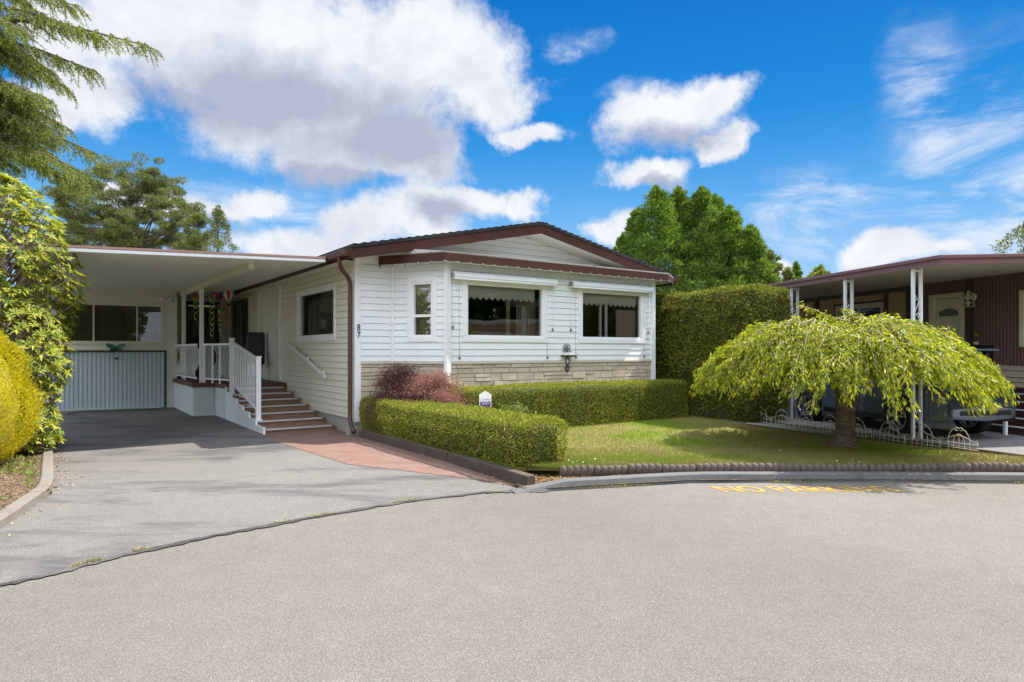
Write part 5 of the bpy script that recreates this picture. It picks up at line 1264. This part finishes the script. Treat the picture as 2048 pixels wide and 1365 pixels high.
for (ua,ub,va) in ((1556,1630,0),(1640,1770,0),(1778,1815,0)):
    ya,yb=pB(ua),pB(ub); b=MB(); o2=[(Y(yw0),Y(yw1),kz(1.9),zw1)] if ua==1640 else []
    ff=lambda u,z,o_: f(u,z,o_+.022)
    ribbed(b,ff,Y(ya),Y(yb),stb,kz(3.13),.15,.006,[(o_[0]-.02,o_[1]+.02,o_[2],o_[3]+.02) for o_ in o2]); b.build('tan_panel',TAN,nh)
b=MB()
for uu in (1553,1635,1774,1819,1941): yy=pB(uu); wbox(b,*nw,Y(yy)-.06,Y(yy)+.06,.0,.05,stb,zt_)
wbox(b,*nw,0,Y(pB(1819)),.0,.045,kz(3.14),zt_-.001); b.build('wall_trim',DBROWN,nh)
w_=window(nh,*nw,Y(yw0)+.1,Y(yw1)-.08,kz(1.9),zw1-.12,mull=(Y(pB(1716)),),trim=.09,mat=paint('beige_trim',(.62,.56,.44),.5,.04,5),gl=GLASSD,sashmat=WTRIM)
w_=window(nh,*nw,Y(yn0)+.09,Y(ynear)-.2,zB(2045,685),zB(2045,590),trim=.09,mat=DOORC,gl=GLASSD)
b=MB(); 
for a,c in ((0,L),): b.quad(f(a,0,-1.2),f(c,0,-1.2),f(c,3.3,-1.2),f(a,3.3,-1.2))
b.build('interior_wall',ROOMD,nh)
# door
zd1=zB(1895,588); zd0=kz(.8); b=MB()
wbox(b,*nw,Y(yd0),Y(yd0)+.14,-.03,.05,zd0,zd1); wbox(b,*nw,Y(yd1)-.10,Y(yd1),-.03,.05,zd0,zd1); wbox(b,*nw,Y(yd0)+.14,Y(yd1)-.10,-.03,.05,zd1-.10,zd1); b.build('door_frame',DOORC,nh,bevel=.004)
da,db_=Y(yd0)+.15,Y(yd1)-.11; b=MB(); wbox(b,*nw,da,db_,-.05,-.01,zd0,zd1-.11)
dm=(da+db_)/2
for (a,c,z0_,z1_) in ((da+.09,dm-.05,zd0+.2,zd1-.75),(dm+.05,db_-.09,zd0+.2,zd1-.75)):
    wbox(b,*nw,a,c,-.01,-.002,z0_,z1_); wbox(b,*nw,a+.04,c-.04,-.002,.004,z0_+.04,z1_-.04)
dro=b.build('door',DOORC,nh)
b=MB(); ga,gb=da+.09,db_-.08; gz0,gz1=zd1-.50,zd1-.36; pts=[f(ga,gz0,.006),f(gb,gz0,.006),f(gb,gz1-.03,.006),f((ga*.3+gb*.7),gz1+.02,.006),f((ga+gb)/2,gz1+.035,.006),f(ga*.7+gb*.3,gz1+.02,.006),f(ga,gz1-.03,.006)]
b.ext(pts,(.006,0,0)); b.build('door_light',paint('leaded_glass',(.10,.12,.125),.15,.7,22),dro)
b=MB(); b.lathe(f(db_-.06,zd0+1.0,.03),[(0,-.03),(.03,-.02),(.03,.02),(0,.03)],10,'x'); b.build('handle',NOSE,dro)
# wall lamp, hanging plaque, letter box
lu=Y(pB(1947)); lz=zB(1945,604); lp=thing('wall_lantern','white caged wall lantern beside the cream door','lamp',(WX-.15,yfar-lu,lz),'B')
IV=paint('ivory_metal',(.66,.60,.45),.4,.05,8)
b=MB(); c=f(lu,lz,.14); g=.075
for sx_ in (-g,g):
    for sy_ in (-g,g): b.box(c[0]+sx_-.008,c[0]+sx_+.008,c[1]+sy_-.008,c[1]+sy_+.008,c[2]-.11,c[2]+.06)
for zz in (-.11,-.03,.06): 
    for s1 in (-g,g): b.box(c[0]-g,c[0]+g,c[1]+s1-.008,c[1]+s1+.008,c[2]+zz-.008,c[2]+zz+.008); b.box(c[0]+s1-.008,c[0]+s1+.008,c[1]-g,c[1]+g,c[2]+zz-.008,c[2]+zz+.008)
b.build('cage',IV,lp)
MB().lathe((c[0],c[1],c[2]+.06),[(.10,0),(.03,.09),(.012,.16),(0,.18)],8).build('cap',IV,lp)
MB().lathe(f(lu+.02,lz+.10,.02),[(0,-.02),(.085,-.02),(.085,.0),(0,.0)],16,'x').build('wall_plate',IV,lp)
MB().tube([f(lu+.02,lz+.12,.02),f(lu,lz+.22,.1),c[:2]+(c[2]+.2,)],.012,6).build('arm',IV,lp)
MB().lathe((c[0],c[1],c[2]-.03),[(0,-.06),(.035,-.04),(.035,.04),(0,.06)],10).build('glass_shade',CW,lp)
mu_=Y(pB(1970)); mz=zB(1970,702); mb=thing('letter_box','black wall letter box on the brown siding right of the door','letter box',(WX-.08,yfar-mu_,mz-.12),'B')
b=MB(); wbox(b,*nw,mu_-.21,mu_+.22,.015,.13,mz-.11,mz+.09); b.build('box',BLACK,mb,bevel=.015)
b=MB(); wbox(b,*nw,mu_-.22,mu_+.23,.015,.15,mz+.09,mz+.115); b.build('lid',BLACK,mb,bevel=.005)
b=MB(); wbox(b,*nw,mu_-.24,mu_-.13,.015,.03,mz+.13,mz+.19); tag(b.build('address_plate',CW,None,'B',(WX-.02,yfar-mu_+.18,mz+.16)),'small white plate on brown siding above the letter box','plate')
b=MB(); b.lathe(f(mu_-.18,mz+.34,.03),[(0,-.012),(.045,-.01),(.05,0),(0,.01)],10,'x'); tag(b.build('brass_knocker_ornament',paint('brass',(.5,.33,.08),.3,.1,9,metal=.7),None,'B',(WX-.02,yfar-mu_+.18,mz+.34)),'small brass ornament on brown siding above the white plate','ornament')
# roof canopy
cr=thing('carport_canopy','long flat canopy with plum fascia and pale soffit along the brown home','carport',(1.5,5,SZ),'B')
ya_,yb_=-.62*KB,yfar-2; xa_,xb_=-.10,5.6
cz=lambda x: kz(3.09)+.043*(x-xa_)
def slabB(dz0,dz1,x0,x1,y0,y1): 
    q=MB(); q.add([(x,y,cz(x)+dz) for dz in (dz0,dz1) for x,y in ((x0,y0),(x1,y0),(x1,y1),(x0,y1))],[(3,2,1,0),(4,5,6,7),(0,1,5,4),(1,2,6,5),(2,3,7,6),(3,0,4,7)]); return q
q=MB(); nn_=int((yb_-ya_)/.2)
for i in range(nn_):
    y=ya_+(yb_-ya_)*i/nn_; d_=(yb_-ya_)/nn_
    for a,c,dz in ((y,y+d_*.9,0),(y+d_*.9,y+d_,.012)): q.quad((xa_,a,cz(xa_)+dz),(xa_,c,cz(xa_)+dz),(xb_,c,cz(xb_)+dz),(xb_,a,cz(xb_)+dz))
q.build('soffit',SOFB,cr)
slabB(.03,.12,xa_,xb_,ya_,yb_).build('roof_deck',LROOF,cr)
q=slabB(-.01,.13,xa_-.04,xa_-.001,ya_-.04,yb_); q.v+= []; q.build('side_fascia',PURP,cr)
slabB(.085,.145,xa_-.075,xa_-.041,ya_-.075,yb_).build('side_gutter_lip',PURP,cr,bevel=.008)
slabB(-.01,.13,xa_-.001,xb_,ya_-.04,ya_-.001).build('front_fascia',PURP,cr); slabB(.085,.145,xa_-.04,xb_,ya_-.075,ya_-.041).build('front_gutter_lip',PURP,cr,bevel=.008)
# twin leg posts with scrolls
def scroll_post(yc,label,full=True):
    t=thing('scroll_post',label,'post',(0,yc,SZ),'B','white twin leg scroll posts under the canopy'); zt2=cz(0)-.0
    for sg in (-1,1): MB().box(sg*.075-.0225,sg*.075+.0225,yc-.0225,yc+.0225,SZ,zt2).build('leg',METW,t)
    MB().box(-.0525,.0525,yc-.015,yc+.015,zt2-.06,zt2-.03).build('top_plate',METW,t)
    b=MB()
    def scr(cz_,fl):
        for sg,zz in ((1,1),(-1,-1)):
            c=(-.012*sg*fl,cz_+zz*.14); pts=[]
            for i in range(22):
                a=i/21*2.1*PI; rr=.044*(1-i/26); pts.append((c[0]+rr*math.cos(PI/2*zz+fl*a)*1,yc,c[1]+rr*math.sin(PI/2*zz+fl*a)))
            b.tube(pts,.007,5)
        b.tube([(.040*fl,yc,cz_+.10),(.02*fl,yc,cz_+.04),(-.02*fl,yc,cz_-.04),(-.040*fl,yc,cz_-.10)],.007,5)
    for zz in (SZ+.45,SZ+1.35,SZ+2.25): scr(zz,1)
    b.build('scroll',METW,t)
scroll_post(0,'nearest white twin leg scroll post, right of the cherry trunk')
scroll_post(pB(1697,0),'middle white twin leg scroll post rising behind the cherry crown')
scroll_post(pB(1589,0),'farthest white twin leg scroll post beside the tall hedge')
for (u,v,u2,v2) in ((1646,565,1648,594),(1765,546,1770,583),(1547,580,1547,602)):
    a=VX(u,v,cz(0)*0+0.1+ (H-0)*0+ 11.5 if u>1700 else 14.); c=VX(u2,v2,a.y); 
# stairs by the neighbour's door
sp2=thing('porch_steps','dark porch steps with white nosings at the right edge','steps',(2.9,-.2,SZ),'B')
for i in range(5):
    z=SZ+.13*(i+1); x0_=2.15+.27*i; b=MB(); b.box(x0_,x0_+.30,-.55,1.1,SZ,z); st_=b.build('step',DBROWN,sp2)
    MB().box(x0_-.02,x0_+.03,-.57,1.1,z-.0,z+.018).build('nosing',METW,st_)
b=MB(); b.box(3.5,WX+.0,-.5,2.4,SZ,SZ+.66); b.build('landing',DBROWN,sp2)
b=MB(); b.box(1.93,1.98,.10,.15,SZ,SZ+.95); b.build('rail_post',METW,sp2)
# ------------------------------------------------------------ car under the canopy
FR['C']=(7.37*KB+.0,12.36*KB,B11); SC=KB
car=thing('parked_suv','dark blue grey suv with silver rear trim parked under the canopy','car',(.9*SC,1.35*SC,SZ),'C')
def cs(p): return (p[0]*SC*.86,p[1]*SC,SZ+p[2]*SC)
# stations along y (rear -0.95 .. front 3.65): lower body  (y, zlow, zbelt, halfwidth)
st_=[(-.98,.42,.96,.80),(-.91,.34,1.02,.87),(-.7,.30,1.06,.90),(-.2,.27,1.07,.925),(1.2,.25,1.04,.93),(2.3,.26,1.01,.925),(2.9,.28,.98,.90),(3.35,.32,.88,.84),(3.60,.40,.72,.74)]
b=MB(); vs=[]; XC=.93
for y,zl,zb_,hw in st_:
    for (fx,fz) in ((-1,.0),(-1.0,.35),(-.985,.72),(-.93,1.0),(0,1.04),(.93,1.0),(.985,.72),(1.0,.35),(1,.0)): vs.append(cs((XC+hw*fx,y,zl+(zb_-zl)*fz)))
m=9; b.add(vs,[(i*m+k,i*m+k+1,(i+1)*m+k+1,(i+1)*m+k) for i in range(len(st_)-1) for k in range(m-1)]+[tuple(range(m)),tuple(range((len(st_)-1)*m,len(st_)*m))[::-1]],True)
b.build('body',CARP,car)
cb_=[(-.86,1.02,1.10,.80,.70),(-.62,1.04,1.60,.86,.62),(-.2,1.05,1.68,.87,.64),(.9,1.04,1.70,.87,.65),(1.6,1.03,1.62,.87,.62),(2.45,1.0,1.06,.84,.74)]
b=MB(); g=MB(); vs=[]
for y,z0_,z1_,h0,h1 in cb_:
    for fx,z in ((-h0,z0_),(-h1,z1_-.05),(-h1*.85,z1_),(0,z1_+.02),(h1*.85,z1_),(h1,z1_-.05),(h0,z0_)): vs.append(cs((XC+fx,y,z)))
m=7; roof_f=[];gl_f=[]
for i in range(len(cb_)-1):
    for k in range(m-1):
        fc=(i*m+k,i*m+k+1,(i+1)*m+k+1,(i+1)*m+k); (gl_f if (k in (0,5) or i in (0,4)) else roof_f).append(fc)
b.add(vs,roof_f,True); b.build('roof',CARP,car); g.add(vs,gl_f,True); g.build('glasshouse',CARGL,car)
q=MB()
for y in (-.45,.45,1.45):
    for sg in (-1,1): q.bar(cs((XC+sg*.875,y,1.04)),cs((XC+sg*.655,y-.02,1.63)),.05,.02)
q.build('window_pillar',BLACK,car)
q=MB(); q.box(*[.86*(XC*SC-.8*SC),.86*(XC*SC+.8*SC)],-.5*SC,2.3*SC,SZ+.5,SZ+1.0*SC); q.build('interior',BLACK,car)
q=MB(); q.box((XC-.62)*SC*.86,(XC+.62)*SC*.86,-.80*SC,-.45*SC,SZ+1.60*SC,SZ+1.635*SC); q.build('rear_spoiler',CARP,car,bevel=.01)
def loft(name,pts,mat,dy=.04): 
    q=MB(); q.ext([cs(p) for p in pts],(0,-dy,0)); return q.build(name,mat,car,bevel=.008)
bp=MB(); vs=[]
for i in range(13):
    s_=i/12*2-1; x=XC+.87*s_; yb2=-1.02+.13*abs(s_)**5
    vs+=[cs((x,yb2,.36+.04*abs(s_))),cs((x,yb2-.03,.46)),cs((x,yb2-.02,.60-.06*abs(s_)**3))]
bp.add(vs,[(i*3+k,i*3+3+k,i*3+4+k,i*3+1+k) for i in range(12) for k in (0,1)],True); bp.build('rear_bumper_trim',CARS,car)
q=MB(); vs=[]
for i in range(9):
    s_=i/8*2-1; x=XC+.62*s_; yb2=-1.06+.13*abs(s_*.7)**5; vs+=[cs((x,yb2,.46)),cs((x,yb2,.54))]
q.add(vs,[(i*2,i*2+2,i*2+3,i*2+1) for i in range(8)]); q.build('bumper_slot',BLACK,car)
for sg in (-1,1): loft('tail_light',[(XC+sg*.86,-.84,.86),(XC+sg*.58,-.95,.84),(XC+sg*.58,-.95,.98),(XC+sg*.86,-.82,1.02)],REDL,.03)
loft('number_plate',[(XC-.2,-.985,.68),(XC+.2,-.985,.68),(XC+.2,-.985,.79),(XC-.2,-.985,.79)],CARS,.01)
q=MB(); 
for y in (0,2.7):
    vs=[]
    for i in range(13):
        a=PI*i/12; 
        for r_a in (.36,.44): vs.append(cs((-.012+.0,y+r_a*math.cos(a),.345+r_a*math.sin(a)*.98)))
    q.add(vs,[(2*i,2*i+1,2*i+3,2*i+2) for i in range(12)]); q.add([cs((-.006,y+.37*math.cos(2*PI*i/20),.345+.37*math.sin(2*PI*i/20))) for i in range(20)],[tuple(range(20))])
q.build('wheel_arch',BLACK,car)
q=MB(); q.box(-.01,.01,.5*SC,2.2*SC,SZ+.26*SC,SZ+.36*SC); q.build('sill',BLACK,car)
def wheel(y,x=0.0,sg=-1):
    t=MB(); R0=.345*SC; c=(x*SC,y*SC,SZ+R0); t.lathe(c,[(.22*SC,.10),(R0*.97,.10),(R0,.06),(R0,-.08),(R0*.96,-.105),(.235*SC,-.11),(.235*SC,-.06)],36,'x'); w_=t.build('wheel',TYRE,car)
    r_=MB(); r_.lathe(c,[(.243*SC,-.112),(.225*SC,-.118),(.215*SC,-.09),(.20*SC,.02)],36,'x')
    for k in range(5):
        for dk in (-.16,.16):
            a=k*2*PI/5+PI/2; a1=a+dk*.4; a2=a+dk
            r_.bar((c[0]-.10,c[1]+.03*SC*math.cos(a1),c[2]+.03*SC*math.sin(a1)),(c[0]-.112,c[1]+.225*SC*math.cos(a2),c[2]+.225*SC*math.sin(a2)),.030,.02,(1,0,0))
    r_.lathe(c,[(0,-.118),(.045*SC,-.115),(.05*SC,-.09)],16,'x'); r_.build('rim',RIM,w_)
    d_=MB(); d_.lathe(c,[(0,-.04),(.2*SC,-.04)],24,'x'); d_.build('brake_disc',BLACK,w_)
for y in (0,2.7): wheel(y,.0); wheel(y,1.60)
q=MB(); q.box(-.16*SC,-.01,2.0*SC,2.12*SC,SZ+1.0*SC,SZ+1.14*SC); q.build('wing_mirror',CARP,car,bevel=.02)
q=MB(); 
for yy in (.35,1.35): q.box(-.012,.0,yy*SC,(yy+.2)*SC,SZ+.86*SC,SZ+.885*SC)
q.build('door_handle',CARS,car)
# ------------------------------------------------------------ boundary board and wire fence sections
A0=Vector((5.0,14.2,0)); B0=Vector((7.15,8.85,0)); dF=(B0-A0).normalized(); LBn=(B0-A0).length
b=MB(); b.bar((*A0[:2],.06),(*B0[:2],.08),.05,.16); tag(b.build('edging_board',TIMBER,None,'W',(6.0,11.6,0)),'long weathered board edging between lawn and neighbour slab','board')
fb0=None; FL=['farthest, against the tall hedge foot','second from the tall hedge','third from the tall hedge, by the far scroll post','fourth from the tall hedge','half hidden behind the cherry trunk','just right of the cherry trunk','left of the nearest scroll post','at the nearest scroll post','nearest the road']
for i in range(9):
    t_=.02+.585*i+.0; c=A0+dF*t_; z=lawnz(c.x,c.y)
    if fb0 is None:
        b=MB(); w2=.28; r_=.0048
        def arch(hw,h,z0,k=14,rr=r_): b.tube([(hw*math.cos(PI*j/k),0,z0+h*math.sin(PI*j/k)) for j in range(k+1)],rr,5)
        arch(.165,.20,.155); arch(.085,.14,.12)
        b.tube([(-w2,0,.14),(-.1,0,.22),(0,0,.24),(.1,0,.22),(w2,0,.14)],r_,5); b.tube([(-w2,0,.05),(w2,0,.05)],r_,5); b.tube([(-w2,0,.125),(w2,0,.125)],r_,5)
        for x,h in ((-w2,.16),(-.165,.16),(-.085,.13),(0,.26),(.085,.13),(.165,.16),(w2,.16)): b.tube([(x,0,-.06),(x,0,h)],r_,5)
        for sg in (-1,1): b.tube([(sg*(.03-.026*math.cos(a*.5)),0,.335+.026*math.sin(a*.5)) for a in range(0,11)],r_,5); b.tube([(sg*w2+sg*.02*math.cos(a*.6)-sg*.02,0,.165+.02*math.sin(a*.6)) for a in range(8)],r_*.8,5)
        fb0=b.build('wire_border_fence',WIREM,None); o=fb0
    else: o=fb0.copy(); COL.objects.link(o)
    o.location=(c.x-.03,c.y-.02,z); o.rotation_euler=(rnd.uniform(-.08,.08),rnd.uniform(-.04,.04),math.atan2(dF.y,dF.x)+rnd.uniform(-.05,.05))
    tag(o,'arched pale wire border fence section '+FL[i],'border fence','wire border fence sections beside the lawn')
# ------------------------------------------------------------ houses and trees across the road (seen in the window glass)
oh=thing('reflected_home','long pale mobile home with ribbed carport across the road','house',(22,3,0))
MB().box(20,26,-8,8,0,3).build('wall',TAN,oh); MB().box(19.6,26.4,-8.4,8.4,3,3.2).build('roof',LROOF,oh)
q=MB()
for i in range(30): q.box(17.0,19.6,-8+i*.5,-7.6+i*.5,2.3,2.36)
q.box(16.9,17.0,-8.2,7,2.2,2.5); q.build('carport_ribs',METW,oh)
for i,(x,y,h,rr) in enumerate(((30,8,11,3.2),(31,2,13,3.6),(30,-4,12,3.4),(29,-10,10,3),(33,-15,12,3.4),(28,13,9,2.8),(18,-12,9,2.6),(10,-14,10,3),(0,-16,10,3),(-10,-15,11,3.2),(-19,-8,10,3),(-20,4,9,2.6),(32,5.2,12,3.4),(33,-1,12,3.4),(31,10.5,11,3),(31,-7,11,3.2))):
    conifer('roadside_conifer_tree','dark conifer across the road '+['right of the long pale home','behind the far end of the pale home','behind the middle of the pale home','behind the near end of the pale home','alone beyond the pale home','left of the long pale home','at the road bend on the right','opposite the brown home','straight opposite the white home','opposite the driveway','at the far left of the road','beyond the golden shrub side of the road','set back behind the home, far pair','set back behind the home, middle pair','set back at the far corner of the home','set back at the near corner of the home'][i],x,y,h+5,rr*1.3,.5,80,160,(.35,.7),(.15,.3),LF_Y,'conifers across the road',60+i,power=.6,cr=.3)
